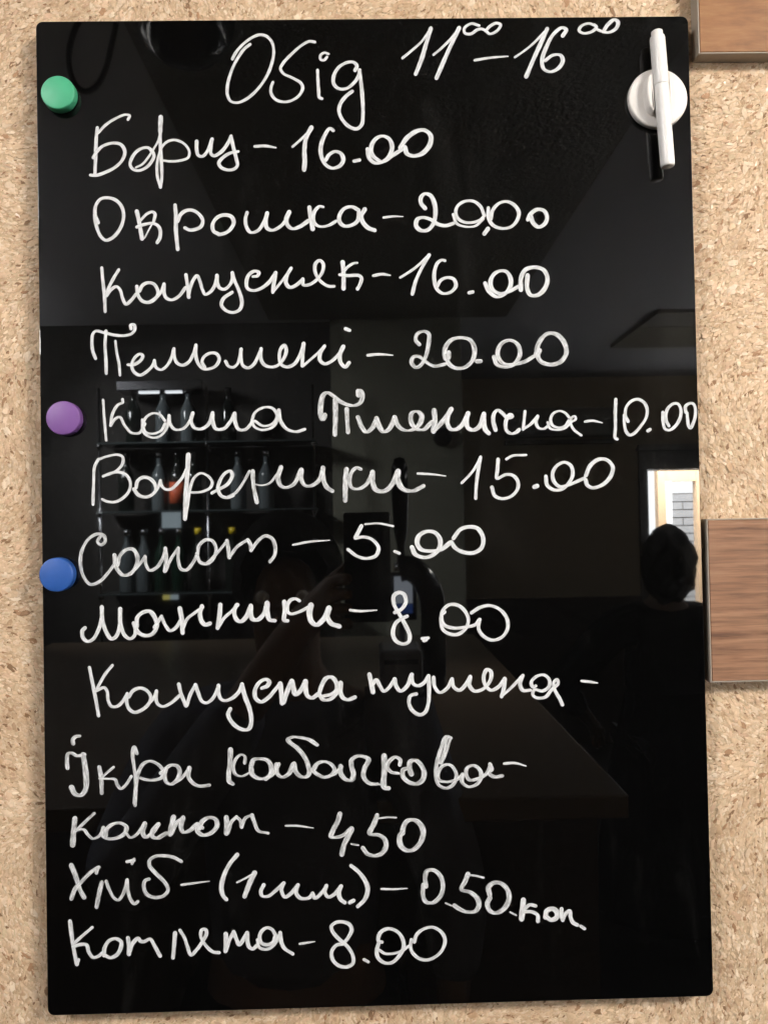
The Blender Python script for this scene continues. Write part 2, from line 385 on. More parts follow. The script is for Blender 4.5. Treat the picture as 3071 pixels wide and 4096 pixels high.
W(wd, 'Окрошка', E_,
 (42, [(120,415),(88,330),(95,230),(150,155),(230,142),(310,165),(375,230),(402,320),(390,420),(340,520),(270,590),(205,612),(150,570),(110,480),(90,400),(85,330)]),
 (50, [(548,295),(570,390),(590,500),(605,590)]), (36, [(590,390),(660,320),(720,298),(748,320),(735,400)]), (18, [(735,400),(690,480),(635,585)]),
 (42, [(550,465),(620,440),(720,425),(780,450),(808,510),(800,590),(775,635)]),
 (47, [(970,225),(980,340),(980,500),(990,620),(1000,710)]), (44, [(1000,400),(1030,330),(1090,285),(1160,280),(1230,320),(1275,390),(1260,455),(1200,490),(1130,498),(1080,475)]),
 (47, [(1455,545),(1395,510),(1385,440),(1430,365),(1510,333),(1590,350),(1618,410),(1590,480),(1530,530),(1455,550)]))
F_ = (900, 740, 700)
W(wd, 'Окрошка', F_,
 (38, [(210,265),(195,320),(205,400),(245,450),(310,435),(360,370),(400,270)]), (42, [(400,270),(385,350),(400,410),(450,430),(530,390),(580,330),(608,260)]),
 (46, [(608,260),(582,320),(592,380),(640,415),(710,395),(790,340)]), (46, [(800,215),(810,300),(830,415)]),
 (38, [(930,210),(895,205),(850,250),(835,310),(850,365),(900,395),(980,385),(1050,345)]),
 (44, [(1265,240),(1200,208),(1130,225),(1085,290),(1085,350),(1130,390),(1200,382),(1255,340),(1268,260)]),
 (50, [(1322,235),(1290,300),(1310,360),(1360,410),(1415,430)]), nib=.35)
G = (1500, 740, 750)
W(da, 'dash', G, (24, [(75,288),(160,278),(245,280)]))
W(pr, '20,00', G,
 (42, [(440,205),(405,160),(405,110),(440,78),(490,95),(525,170),(532,260),(510,350),(460,400),(400,400),(362,360),(372,305),(420,288),(490,305),(550,345),(620,360),(690,340)]),
 (34, [(960,260),(930,190),(870,145),(790,145),(730,185),(712,240),(735,300),(800,332),(870,330),(930,308),(965,270)]),
 (28, [(690,262),(720,340),(800,370),(890,360),(955,300)]), (36, [(995,390),(965,430)]),
 (36, [(1000,205),(1000,290),(1040,355),(1120,385),(1200,370),(1255,310),(1268,240),(1230,180),(1160,147),(1090,165),(1035,230),(1020,300)]),
 (42, [(1350,305),(1380,250),(1430,218),(1490,228),(1518,285),(1500,340),(1445,372),(1395,335),(1375,280)]), nib=.3)
H = (380, 1000, 600)
W(wd, 'Капусняк', H,
 (40, [(78,200),(90,340),(108,500),(115,680)]), (38, [(265,220),(210,310),(150,430),(120,510)]),
 (40, [(130,505),(180,440),(240,405),(280,440),(310,540),(345,600),(400,560),(455,490)]),
 (44, [(465,405),(475,490),(520,560),(590,580),(660,545),(700,490),(690,430),(650,375),(590,362),(530,390),(495,450)]), (36, [(660,550),(730,470),(765,380)]),
 (42, [(765,380),(765,470),(790,530),(850,552),(930,510),(1000,420)]), (42, [(1008,275),(1025,400),(1038,520)]),
 (40, [(1038,500),(1055,420),(1090,330),(1130,285),(1160,340),(1190,440),(1220,490),(1280,460),(1330,380),(1350,285)]),
 (42, [(1350,285),(1355,370),(1380,420),(1430,435),(1490,390),(1520,320),(1520,255)]),
 (42, [(1520,255),(1545,340),(1600,470),(1625,590),(1600,660),(1530,692),(1450,670),(1400,610),(1420,540),(1515,470)]))
I_ = (900, 980, 600)
W(wd, 'Капусняк', I_,
 (44, [(310,350),(360,342),(375,305),(330,290),(265,330),(238,410),(250,480),(310,505),(400,480),(490,410),(560,310)]),
 (46, [(560,310),(545,400),(530,520)]), (34, [(530,520),(590,450),(660,360),(730,260)]), (46, [(730,260),(685,340),(675,420),(715,470),(780,450),(860,380)]),
 (42, [(860,380),(865,440),(930,440),(1020,380),(1080,290),(1085,210),(1045,172),(1000,210),(995,290),(1030,370),(1090,430),(1150,458),(1205,458)]),
 (52, [(1300,195),(1310,300),(1310,480)]), (38, [(1460,200),(1420,205),(1350,250),(1300,310)]), (46, [(1268,330),(1350,340),(1480,340),(1508,370),(1490,440),(1465,485)]), nib=.25)
J = (1450, 980, 800)
W(da, 'dash', J, (32, [(90,255),(160,242),(228,252)]))
W(pr, '16.00', J,
 (26, [(312,270),(400,215),(470,160),(550,80)]), (32, [(550,85),(490,190),(440,300),(412,405)]),
 (34, [(680,130),(655,125),(620,150),(595,220),(595,300),(615,365),(665,402),(730,390),(772,340),(755,285),(700,270),(645,295),(620,340)]),
 (30, [(882,396),(910,390)]),
 (38, [(1015,320),(1050,390),(1110,430),(1170,410),(1220,350),(1225,280),(1190,222),(1140,215),(1085,245),(1058,310),(1075,370),(1130,402),(1190,395),(1290,345)]),
 (42, [(1310,370),(1312,270),(1350,205),(1430,185),(1500,210),(1530,280),(1508,360),(1450,415),(1390,415),(1362,360),(1365,255)]), nib=.3)
K_ = (340, 1260, 600)
W(wd, 'Пельмені', K_,
 (38, [(120,480),(90,400),(80,300),(90,210),(125,178),(230,200),(330,222),(440,228),(520,205),(555,160),(545,108),(510,112),(512,150)]),
 (38, [(235,180),(225,330),(235,500),(238,645)]), (32, [(340,290),(355,420),(380,540),(390,665)]),
 (40, [(480,550),(540,550),(620,500),(642,450),(610,432),(555,470),(520,560),(545,630),(610,665),(680,630),(750,560),(770,505)]),
 (38, [(770,505),(785,575),(840,605),(900,570),(960,470),(985,375)]), (40, [(985,375),(990,460),(1020,530),(1080,555),(1150,520),(1200,430),(1228,335)]),
 (40, [(1228,335),(1225,430),(1250,530),(1310,595),(1380,595),(1450,560),(1485,490),(1455,430),(1390,422),(1320,460),(1297,520),(1325,575)]))
L_ = (860, 1260, 600)
W(wd, 'Пельмені', L_,
 (38, [(120,515),(150,565),(200,580),(250,540),(275,460),(290,380)]), (40, [(290,380),(290,480),(310,560),(370,585),(430,545),(480,450),(510,375)]),
 (42, [(510,375),(505,470),(540,545),(610,575),(690,560),(755,490),(788,400),(770,335),(730,370),(712,460),(730,545),(800,575),(880,540),(940,440),(980,320)]),
 (46, [(980,320),(970,420),(965,560)]), (34, [(975,565),(1060,490),(1150,410),(1210,345)]), (44, [(1210,345),(1165,420),(1160,500),(1210,540),(1290,510),(1370,430),(1420,350)]),
 (50, [(1415,355),(1380,440),(1390,530),(1440,575),(1480,530)]), (40, [(1445,155),(1485,170)]), nib=.2)
Mx = (1450, 1280, 850)
W(da, 'dash', Mx, (27, [(40,275),(130,268),(235,275)]))
W(pr, '20.00', Mx,
 (34, [(440,190),(415,160),(425,110),(480,88),(515,110),(512,200),(490,290),(450,355),(415,370),(382,335),(395,290),(440,285),(490,325),(560,360),(640,345)]),
 (38, [(672,255),(670,300),(652,310),(640,230),(690,157),(770,138),(840,158),(872,230),(858,310),(800,368),(730,376),(670,340),(655,280)]),
 (30, [(892,322),(918,322)]),
 (36, [(1025,290),(1045,345),(1110,368),(1180,345),(1225,270),(1208,192),(1150,158),(1085,182),(1052,250),(1067,310),(1110,345),(1250,330),(1340,280)]),
 (42, [(1380,240),(1365,280),(1390,325),(1460,348),(1540,328),(1586,260),(1568,172),(1500,108),(1430,112),(1372,182),(1352,270)]), nib=.3, ink='ink2')
N_ = (380, 1560, 900)
W(wd, 'Каша', N_,
 (21, [(62,75),(70,200),(85,370)]), (24, [(205,70),(205,92),(170,110),(130,180),(118,260)]), (24, [(118,260),(150,215),(185,200),(220,260),(270,315),(330,315),(370,250)]),
 (24, [(515,225),(480,182),(430,172),(380,200),(357,250),(372,308),(430,322),(490,298),(518,250)]), (23, [(350,220),(360,310),(420,350),(480,340),(530,280),(548,190)]),
 (26, [(548,190),(555,250),(590,290),(650,285),(700,230),(720,175)]), (30, [(722,172),(710,220),(730,275),(780,288),(840,250),(868,170)]),
 (30, [(868,172),(870,230),(890,285),(950,285),(1000,230),(1028,175)]), (30, [(1030,175),(1035,240),(1060,290),(1110,290),(1160,240)]),
 (25, [(1152,250),(1180,167),(1250,128),(1310,137),(1342,190),(1310,248),(1240,265),(1180,230)]), (24, [(1158,220),(1175,270),(1240,295),(1320,265),(1352,200)]),
 (30, [(1355,150),(1365,220),(1410,285),(1480,308),(1545,290)]), nib=.3)
O_ = (1240, 1540, 600)
W(wd, 'Пшенична', O_,
 (62, [(165,335),(140,385),(118,340),(120,220),(145,115),(190,85),(250,115),(330,180),(420,220),(500,225),(560,190),(578,120),(560,65),(535,60),(535,105)]),
 (58, [(280,165),(282,350),(275,545)]), (52, [(405,270),(412,400),(420,520)]),
 (60, [(530,360),(570,460),(620,520),(690,470),(735,375)]), (62, [(735,372),(760,450),(810,515),(870,490),(935,360)]), (60, [(935,362),(960,430),(1010,485),(1080,505),(1160,480),(1215,420),(1232,340),(1190,295),(1130,305),(1110,360),(1130,440),(1190,490),(1260,490),(1340,410)]),
 (66, [(1370,285),(1378,400),(1362,505)]), (62, [(1365,505),(1440,430),(1520,330),(1555,270)]), nib=.55, ink='ink2')
P_ = (1740, 1600, 600)
W(wd, 'Пшенична', P_,
 (58, [(175,105),(140,170),(132,250),(170,322),(240,320),(310,260),(362,150)]), (58, [(362,152),(345,230),(362,308),(420,332),(490,290),(535,160)]),
 (56, [(538,155),(535,240),(555,330),(590,368)]), (48, [(665,330),(640,230),(652,145),(690,112),(740,145),(800,200),(848,182),(830,160),(790,205),(775,280),(792,345),(840,372),(890,360),(925,330)]),
 (38, [(990,128),(980,230),(970,322)]), (38, [(970,322),(1050,270),(1130,180)]), (38, [(1130,182),(1112,250),(1140,308),(1200,318),(1250,280)]),
 (36, [(1475,190),(1430,142),(1370,122),(1300,152),(1272,220),(1292,278),(1360,305),(1430,288),(1470,230)]), (34, [(1240,250),(1265,312),(1340,330),(1430,310),(1500,245),(1548,215),(1540,180),(1510,192),(1492,250),(1530,330),(1610,390)]), nib=.35)
Q = (2300, 1560, 600)
W(da, 'dash', Q, (34, [(105,350),(190,340),(295,362)]))
W(pr, '10.00', Q,
 (38, [(445,105),(440,250),(442,400),(440,530),(460,542)]),
 (38, [(580,345),(552,280),(562,190),(620,122),(690,103),(760,142),(792,220),(778,310),(720,400),(650,478),(600,498),(560,460),(540,370),(538,280)]),
 (38, [(802,450),(822,438)]),
 (38, [(1030,395),(1002,340),(998,270),(1022,200),(1080,152),(1130,153),(1162,210),(1158,300),(1110,390),(1040,443),(990,430),(966,350),(966,250)]),
 (38, [(1218,245),(1215,182),(1260,148),(1300,152),(1322,200),(1322,290),(1298,370),(1270,420),(1250,400),(1237,320),(1232,255)]))
R_ = (340, 1780, 600)
W(wd, 'Вареники', R_,
 (36, [(150,160),(110,240),(100,400),(92,655)]), (34, [(150,160),(250,125),(370,108),(418,132),(420,200),(370,270),(280,320),(205,345)]),
 (38, [(205,345),(290,312),(380,300),(460,332),(503,410),(493,500),(430,580),(340,628),(250,625),(195,600)]),
 (44, [(545,490),(590,550),(660,575),(730,558),(785,500),(768,420),(710,367),(640,358),(583,400),(568,470)]), (36, [(745,550),(805,480),(835,392)]), (38, [(838,392),(850,450),(890,488),(950,488),(1020,430),(1090,340),(1130,250)]),
 (54, [(1145,110),(1135,300),(1120,500),(1108,815)]), (34, [(1115,800),(1140,650),(1165,480),(1210,362),(1280,312),(1360,342),(1408,410),(1388,470),(1300,515),(1200,525),(1160,520)]),
 (42, [(1405,530),(1480,490),(1580,430),(1628,340),(1610,288),(1550,312),(1492,400),(1472,490),(1510,563),(1580,582),(1640,560)]), nib=.2)
S_ = (900, 1840, 900)
W(wd, 'Вареники', S_,
 (25, [(20,273),(80,240),(140,160),(180,85)]), (33, [(205,85),(210,180),(235,310)]), (20, [(225,180),(270,187),(330,170),(380,110),(415,55)]),
 (36, [(413,55),(392,130),(410,188),(450,203),(510,175),(560,75)]), (36, [(563,75),(562,140),(590,188),(640,188),(700,140),(722,60)]), (38, [(722,60),(725,140),(750,200),(790,228)]),
 (40, [(895,72),(887,180),(885,298)]), (32, [(1000,68),(970,57),(932,92),(918,150),(932,203),(980,213),(1040,180),(1085,92)]),
 (44, [(1087,92),(1087,160),(1110,218),(1170,230),(1230,180),(1272,88)]), (44, [(1275,85),(1272,150),(1310,213),(1380,228),(1460,192)]), nib=.4, ink='ink2')
W(da, 'dash', S_, (22, [(1420,100),(1520,105),(1625,118)]))
T_ = (1750, 1800, 800)
W(pr, '15.00', T_,
 (26, [(200,272),(270,200),(320,130),(355,60)]), (30, [(355,60),(335,170),(320,290),(315,400)]),
 (31, [(500,80),(495,160),(490,235),(560,205),(620,210),(663,260),(658,330),(600,388),(530,403),(472,378),(450,310)]), (26, [(570,75),(620,48),(730,42)]),
 (40, [(802,305),(820,299)]),
 (32, [(895,220),(905,290),(960,330),(1030,325),(1080,280),(1116,210),(1103,132),(1050,102),(990,127),(952,190),(962,260),(1010,303),(1080,290),(1210,235)]),
 (36, [(1225,250),(1237,290),(1280,313),(1360,290),(1430,220),(1448,140),(1400,83),(1330,78),(1262,130),(1227,210)]))
U_ = (280, 2080, 900)
W(wd, 'Сапот', U_,
 (27, [(225,120),(205,160),(230,183),(260,160),(253,117),(210,102),(150,130),(100,200),(79,290),(95,400),(150,473),(220,453),(290,380),(340,310)]),
 (32, [(330,260),(340,340),(390,405),(440,398),(490,340),(498,270),(468,217),(420,217),(372,260),(352,330)]), (27, [(450,395),(520,320),(555,270)]), (28, [(555,270),(562,330),(590,370),(640,350),(690,270),(705,210)]),
 (32, [(705,210),(710,300),(700,375)]), (27, [(705,375),(750,280),(800,208)]), (28, [(800,208),(800,300),(820,360),(860,368),(910,310),(935,260)]),
 (28, [(935,250),(960,310),(1010,322),(1060,280),(1078,210),(1048,152),(1000,147),(952,190),(942,250)]), (25, [(1010,320),(1080,250),(1155,160)]),
 (34, [(1158,155),(1170,220),(1175,273)]), (26, [(1178,273),(1230,200),(1310,145)]), (30, [(1312,148),(1330,180),(1335,222)]), (30, [(1335,222),(1390,150),(1440,117),(1490,137),(1513,200),(1508,260),(1475,305)]), nib=.2, ink='ink2')
V_ = (1140, 2060, 900)
W(da, 'dash', V_, (20, [(60,220),(180,197),(328,186)]))
W(pr, '5.00', V_,
 (32, [(562,82),(520,165)]), (30, [(520,170),(580,162),(640,180),(688,240),(670,298),(600,320),(530,303),(465,255)]), (20, [(590,68),(690,62),(795,82)]), (22, [(808,268),(840,282)]),
 (37, [(935,240),(960,290),(1030,313),(1090,293),(1138,240),(1138,172),(1100,128),(1040,122),(987,152),(972,205),(1000,252),(1070,266),(1150,253),(1213,205)]),
 (36, [(1240,170),(1290,107),(1360,87),(1420,102),(1458,170),(1448,238),(1390,278),(1310,273),(1250,240),(1225,200)]), nib=.25)
W_ = (290, 2360, 600)
W(wd, 'Манники', W_,
 (46, [(140,420),(113,450),(122,530),(170,568),(230,543),(290,440),(325,320),(328,190)]), (48, [(328,190),(335,330),(370,450),(430,538),(480,518),(520,420),(530,212)]), (46, [(530,212),(535,380),(580,500),(640,538),(690,500),(700,420)]),
 (52, [(682,370),(722,460),(800,503),(880,488),(935,400),(918,312),(860,238),(790,243),(722,300),(712,400)]), (44, [(910,410),(985,292)]), (42, [(988,292),(1030,390),(1080,448),(1140,420),(1200,330)]),
 (54, [(1190,205),(1210,330),(1220,472)]), (40, [(1225,420),(1270,320),(1370,240),(1440,190)]), (54, [(1432,182),(1412,260),(1432,350),(1470,383),(1520,370)]), nib=.2)
X_ = (850, 2360, 600)
W(wd, 'Манники', X_,
 (52, [(88,165),(80,280),(58,418)]), (44, [(60,418),(130,310),(220,230),(280,165)]), (54, [(268,165),(242,230),(262,318),(310,348),(370,300),(422,178)]),
 (58, [(425,178),(422,250),(442,318),(500,328),(570,260),(602,150)]), (60, [(605,150),(608,250),(632,328),(690,338)]),
 (54, [(795,132),(800,230),(795,332),(830,340)]), (46, [(960,118),(920,97),(862,112),(828,170),(832,240),(870,263),(960,240),(1090,172)]),
 (68, [(1088,172),(1072,250),(1092,345),(1150,385),(1210,340),(1258,280),(1285,205)]), (66, [(1285,205),(1268,290),(1312,368),(1398,400)]), nib=.3)
Y_ = (1350, 2320, 800)
W(da, 'dash', Y_, (27, [(105,250),(190,258),(325,250)]))
W(pr, '8.00', Y_,
 (36, [(475,268),(530,240),(566,180),(548,117),(510,103),(467,130),(467,200),(510,280),(560,370),(598,460),(588,513),(540,530),(482,503),(458,440),(480,360),(530,320),(575,300)]),
 (26, [(700,485),(750,480)]), (30, [(718,500),(730,496)]),
 (33, [(885,265),(862,290),(856,350),(872,410),(930,448),(1000,448),(1060,400),(1083,330),(1050,252),(990,207),(920,207),(867,260),(862,320),(880,370),(960,398),(1060,390),(1140,370),(1175,330)]),
 (32, [(1175,335),(1167,400),(1202,460),(1280,498),(1360,473),(1408,400),(1398,310),(1340,242),(1260,212),(1180,227),(1110,270)]))
Z_ = (320, 2620, 600)
W(wd, 'Капуста', Z_,
 (43, [(108,140),(140,300),(180,500),(208,668)]), (37, [(360,115),(290,200),(230,300),(180,395)]), (40, [(180,395),(270,360),(303,400),(315,500),(350,565),(410,568),(470,520),(525,430)]),
 (44, [(525,430),(520,530),(550,600),(610,633),(700,598),(768,530),(785,460),(740,392),(670,365),(592,392),(545,460)]), (38, [(740,560),(820,470),(848,400)]), (42, [(848,400),(842,470),(862,540),(920,568),(1010,528),(1100,450)]),
 (48, [(1095,325),(1120,430),(1172,555)]), (42, [(1185,555),(1220,440),(1280,332)]), (44, [(1280,332),(1310,420),(1350,510),(1400,528),(1460,490),(1510,410),(1535,340)]), nib=.2)
AA = (860, 2620, 600)
W(wd, 'Капуста', AA,
 (48, [(40,340),(42,420),(70,488),(120,503),(200,470),(270,400),(300,325)]), (54, [(300,325),(330,450),(385,600),(403,740),(378,812),(330,826),(250,798),(172,720),(147,650),(170,598)]),
 (52, [(520,365),(580,340),(600,292),(560,268),(492,302),(443,390),(452,478),(510,517),(590,470),(660,390),(715,325)]),
 (60, [(722,320),(735,420),(742,528)]), (58, [(760,520),(800,400),(848,292)]), (60, [(850,292),(868,370),(892,435),(940,400),(998,295)]), (60, [(1000,295),(1002,370),(1022,448),(1070,473),(1140,430)]),
 (54, [(1148,440),(1182,330),(1230,255),(1290,245),(1338,300),(1345,380),(1290,430),(1200,452)]), (48, [(1152,425),(1190,488),(1260,492),(1340,430),(1390,315)]), (58, [(1388,312),(1385,400),(1412,468),(1470,492),(1545,465)]), nib=.35)
BB = (1420, 2620, 1000)
W(wd, 'тушена', BB,
 (34, [(95,130),(108,190),(118,243)]), (28, [(112,200),(140,165),(165,205),(190,240),(225,215),(262,160)]), (31, [(262,162),(272,205),(300,238),(345,205),(375,132)]),
 (27, [(375,132),(385,190),(420,203),(460,180),(485,140)]), (28, [(487,140),(490,230),(485,320),(465,378),(430,396),(382,370),(357,320),(367,270),(405,258)]),
 (27, [(520,150),(527,210),(560,248),(610,220),(642,160)]), (29, [(642,162),(652,210),(690,233),(730,200),(762,145)]), (28, [(762,147),(757,200),(790,238),(850,223),(898,160),(898,108),(872,97),(852,140),(862,200),(900,233),(950,210),(990,160)]),
 (30, [(990,160),(985,220),(970,273)]), (23, [(970,273),(1040,210),(1110,135)]), (27, [(1110,137),(1092,190),(1110,233),(1160,233)]),
 (25, [(1195,205),(1178,212),(1167,180),(1200,142),(1250,132),(1284,160),(1284,208),(1240,238),(1187,230),(1177,263),(1202,283),(1260,278),(1300,230),(1343,190),(1338,162),(1316,180),(1322,230),(1355,290),(1372,328)]), nib=.2)
W(da, 'dash', BB, (22, [(1500,172),(1560,178),(1605,186)]))
CC = (230, 2900, 650)
W(wd, 'Ікра', CC,
 (46, [(230,112),(190,117),(160,150),(163,185)]), (46, [(105,435),(100,370),(112,292),(150,287),(200,312),(250,308),(280,300)]), (60, [(265,305),(285,430),(298,560),(288,660),(240,715),(182,702),(148,640)]),
 (46, [(430,432),(450,550),(455,692)]), (33, [(575,430),(520,475),(460,530)]), (38, [(430,545),(520,548),(590,555),(613,610),(650,648),(700,610),(755,525)]),
 (40, [(812,288),(785,222),(770,300),(785,430),(800,560),(800,700),(795,818)]), (44, [(790,790),(802,640),(830,480),(880,395),(950,368),(1030,402),(1083,470),(1068,530),(990,560),(900,555),(850,540)]),
 (46, [(1055,490),(1100,448),(1165,408),(1228,422),(1250,480),(1220,558),(1160,602),(1112,580),(1097,500),(1108,448)]), (36, [(1180,600),(1270,540),(1345,440)]), (50, [(1347,440),(1337,520),(1380,588),(1450,622),(1550,612)]), nib=.35, ink='ink2')
DD = (860, 2900, 650)
W(wd, 'кабачкова', DD,
 (54, [(160,255),(155,380),(140,520),(150,578),(180,600)]), (38, [(305,385),(308,322),(270,302),(217,342),(187,420),(207,498),(270,523),(350,490)]),
 (56, [(370,415),(395,355),(470,345),(538,362),(575,430),(565,505),(510,545),(432,540),(380,500),(370,440)]), (52, [(520,548),(592,495),(650,400)]), (54, [(628,405),(632,488),(682,530),(750,500),(798,402)]),
 (54, [(808,395),(822,470),(870,522),(928,527),(962,490),(952,420),(918,332),(850,245),(762,175),(743,148),(790,123),(870,127),(960,150),(1040,200)]),
 (52, [(1000,458),(1050,390),(1120,373),(1188,402),(1220,460),(1188,507),(1110,530),(1042,500),(990,455)]), (44, [(1120,535),(1220,498),(1290,425)]), (56, [(1280,422),(1282,490),(1330,552),(1390,560),(1412,500),(1392,420),(1392,362),(1440,320),(1520,322),(1565,352),(1530,430),(1512,510),(1540,568),(1600,602),(1655,600)]), nib=.5, ink='ink2')
EE = (1450, 2900, 700)
W(wd, 'кабачкова', EE,
 (26, [(60,545),(165,562)]), (58, [(205,295),(205,430),(205,588),(245,598)]), (44, [(352,375),(355,328),(310,303),(252,342),(232,400),(270,443),(340,458)]),
 (52, [(460,462),(442,400),(452,345),(500,335),(548,372),(582,450),(567,518),(510,556),(432,537),(380,480),(384,424),(410,412)]),
 (40, [(835,122),(790,108),(742,220),(702,360),(692,480),(722,568),(790,597),(858,560),(888,480),(858,402),(810,373),(752,392),(714,450),(722,518),(800,537),(900,510),(945,470)]), (30, [(828,130),(795,240),(748,360)]), (24, [(800,120),(770,240),(730,360)]),
 (42, [(945,470),(942,540),(1000,582),(1080,558),(1122,480),(1098,412),(1050,383),(992,402),(978,460),(1010,518),(1090,508),(1170,460),(1210,380)]), (46, [(1205,372),(1220,420),(1192,450),(1240,488),(1320,480)]), nib=.35, ink='ink2')
W(da, 'dash', EE, (32, [(1340,365),(1440,360),(1545,388)]))
FF = (250, 3220, 850)
W(wd, 'Компот', FF,
 (46, [(100,108),(90,200),(82,308)]), (28, [(250,65),(180,130),(110,200)]), (30, [(110,195),(170,192),(200,230),(240,262),(290,240),(320,190)]),
 (38, [(322,180),(312,230),(350,260),(420,258),(488,220),(500,170),(460,142),(400,147),(347,190),(337,240)]), (27, [(500,220),(530,253),(580,230),(640,145)]),
 (42, [(643,147),(627,210),(650,248),(700,220),(748,152)]), (42, [(750,150),(705,200),(705,245),(740,256),(810,220)]),
 (46, [(868,95),(855,160),(842,222)]), (40, [(850,218),(890,140),(940,102)]), (42, [(942,102),(927,170),(942,208),(990,200),(1050,150)]),
 (42, [(1092,175),(1062,155),(1054,200),(1092,232),(1160,217),(1207,160),(1197,112),(1150,96),(1097,122),(1068,180)]),
 (42, [(1280,98),(1285,150),(1280,217)]), (34, [(1290,215),(1320,130),(1358,92)]), (34, [(1360,95),(1390,120),(1398,168)]), (30, [(1400,165),(1430,100),(1478,78)]), (34, [(1480,80),(1500,140),(1530,200),(1605,218)]), nib=.4, ink='ink2')
GG = (1100, 3200, 650)
W(da, 'dash', GG, (27, [(110,262),(220,262),(390,285)]))
W(pr, '4.50', GG,
 (54, [(662,142),(638,220),(592,310),(572,372),(640,378),(710,350),(768,300)]), (60, [(778,298),(740,380),(702,460),(682,552)]), (30, [(780,448),(850,460)]),
 (56, [(1040,158),(1010,240),(968,340),(1060,358),(1118,400),(1132,470),(1090,542),(1020,567),(942,548),(897,490)]), (30, [(1060,185),(1150,175),(1235,178)]),
 (60, [(1300,335),(1312,262),(1350,210),(1420,204),(1486,252),(1510,340),(1478,438),(1400,510),(1322,505),(1275,450),(1274,362),(1300,322)]), nib=.4, ink='ink2')
HH = (250, 3400, 650)
W(wd, 'Хліб', HH,
 (54, [(95,158),(140,270),(180,400),(222,480)]), (46, [(370,178),(300,220),(200,320),(130,400),(95,495)]), (36, [(365,180),(350,232)]),
 (48, [(405,332),(380,430),(352,578)]), (38, [(450,320),(480,400),(530,490),(575,508),(630,430),(663,305)]), (38, [(665,305),(672,420),(702,510),(740,548),(770,525)]),
 (32, [(662,117),(730,105)]), (26, [(733,92),(712,138)]),
 (44, [(885,295),(847,310),(833,370),(862,448),(940,482),(1030,468),(1080,410),(1048,330),(960,242),(892,160),(892,102),(950,64),(1040,57),(1130,72),(1215,115)]), nib=.25, ink='ink2')
W(da, 'dash', HH, (28, [(1215,355),(1340,338),(1500,318)]))
II = (850, 3400, 800)
W(wd, '(1шм.)', II,
 (40, [(205,40),(140,120),(90,230),(75,320),(90,380),(115,408)]), (21, [(205,268),(280,230),(360,185)]), (44, [(350,190),(310,270),(267,382)]),
 (34, [(425,290),(402,340),(412,378),(460,383),(530,330),(590,275)]), (36, [(588,277),(572,330),(600,388),(650,360),(708,290)]), (36, [(706,292),(692,350),(730,398),(800,395),(830,360)]),
 (34, [(830,360),(850,398),(900,360),(945,295)]), (36, [(943,297),(932,350),(960,388),(1010,365),(1065,300)]), (38, [(1063,302),(1047,360),(1062,408),(1095,433)]), (30, [(1140,433),(1168,418)]),
 (40, [(1150,130),(1210,180),(1268,260),(1286,330),(1260,410),(1205,465)]), nib=.25)
W(da, 'dash', II, (24, [(1400,322),(1500,324),(1612,318)]))
JJ = (1600, 3400, 800)
W(pr, '0.50', JJ,
 (42, [(215,300),(207,220),(224,172),(280,168),(336,220),(354,310),(328,388),(270,436),(212,428),(188,370),(193,290)]), (20, [(378,440),(425,460)]),
 (44, [(560,202),(537,260),(508,325),(580,350),(638,400),(652,460),(620,507),(550,512),(490,488),(450,460)]), (26, [(560,207),(620,212),(690,228)]),
 (46, [(740,368),(732,312),(770,273),(830,273),(890,332),(900,410),(858,486),(790,521),(738,498),(723,440),(742,398)]), (20, [(912,515),(960,540)]), nib=.35, ink='ink2')
W(wd, 'коп.', JJ,
 (48, [(1020,415),(1012,500),(1005,568)]), (32, [(1120,462),(1070,455),(1030,490)]), (36, [(1030,510),(1090,512),(1138,540),(1140,588)]),
 (46, [(1203,555),(1213,505),(1260,487),(1296,512),(1296,556),(1250,578),(1205,550)]), (36, [(1335,490),(1335,540),(1345,578)]), (36, [(1345,575),(1370,525),(1403,503),(1412,560),(1430,600),(1465,620)]), (27, [(1495,630),(1525,650)]))
KK = (240, 3650, 600)
W(wd, 'Котлета', KK,
 (48, [(115,98),(130,230),(155,400),(190,568)]), (30, [(210,522),(195,568)]), (38, [(360,165),(270,240),(170,330)]), (44, [(150,375),(240,350),(300,360),(320,430),(370,495),(430,480),(480,440)]),
 (47, [(490,470),(497,390),(545,312),(620,288),(677,322),(672,400),(628,468),(560,498),(500,470)]),
 (52, [(755,282),(765,360),(765,455)]), (46, [(770,440),(810,335),(868,283),(890,312),(930,320),(1000,293),(1050,370),(1108,475)]),
 (48, [(1275,228),(1265,350),(1252,498)]), (42, [(1330,198),(1375,270),(1410,370),(1450,465),(1520,400),(1580,310)]))
LL = (800, 3680, 500)
W(wd, 'Котлета', LL,
 (50, [(-20,372),(40,280),(88,180),(78,125),(30,125),(12,200),(42,280),(110,370),(180,422),(255,430)]),
 (62, [(345,185),(345,290),(340,408)]), (56, [(350,400),(390,270),(448,155)]), (58, [(450,155),(480,240),(522,322),(580,250),(622,172)]), (58, [(628,172),(632,280),(652,350),(700,380),(760,330)]),
 (54, [(1008,210),(958,123),(890,99),(822,142),(793,220),(812,298),(890,325),(968,290),(1000,200)]), (46, [(762,260),(790,360),(880,385),(980,330),(1062,170)]), (56, [(1065,168),(1077,280),(1120,370),(1230,445)]), nib=.15)
W(da, 'dash', LL, (36, [(1325,315),(1420,300),(1525,285)]))
MM = (1250, 3650, 600)
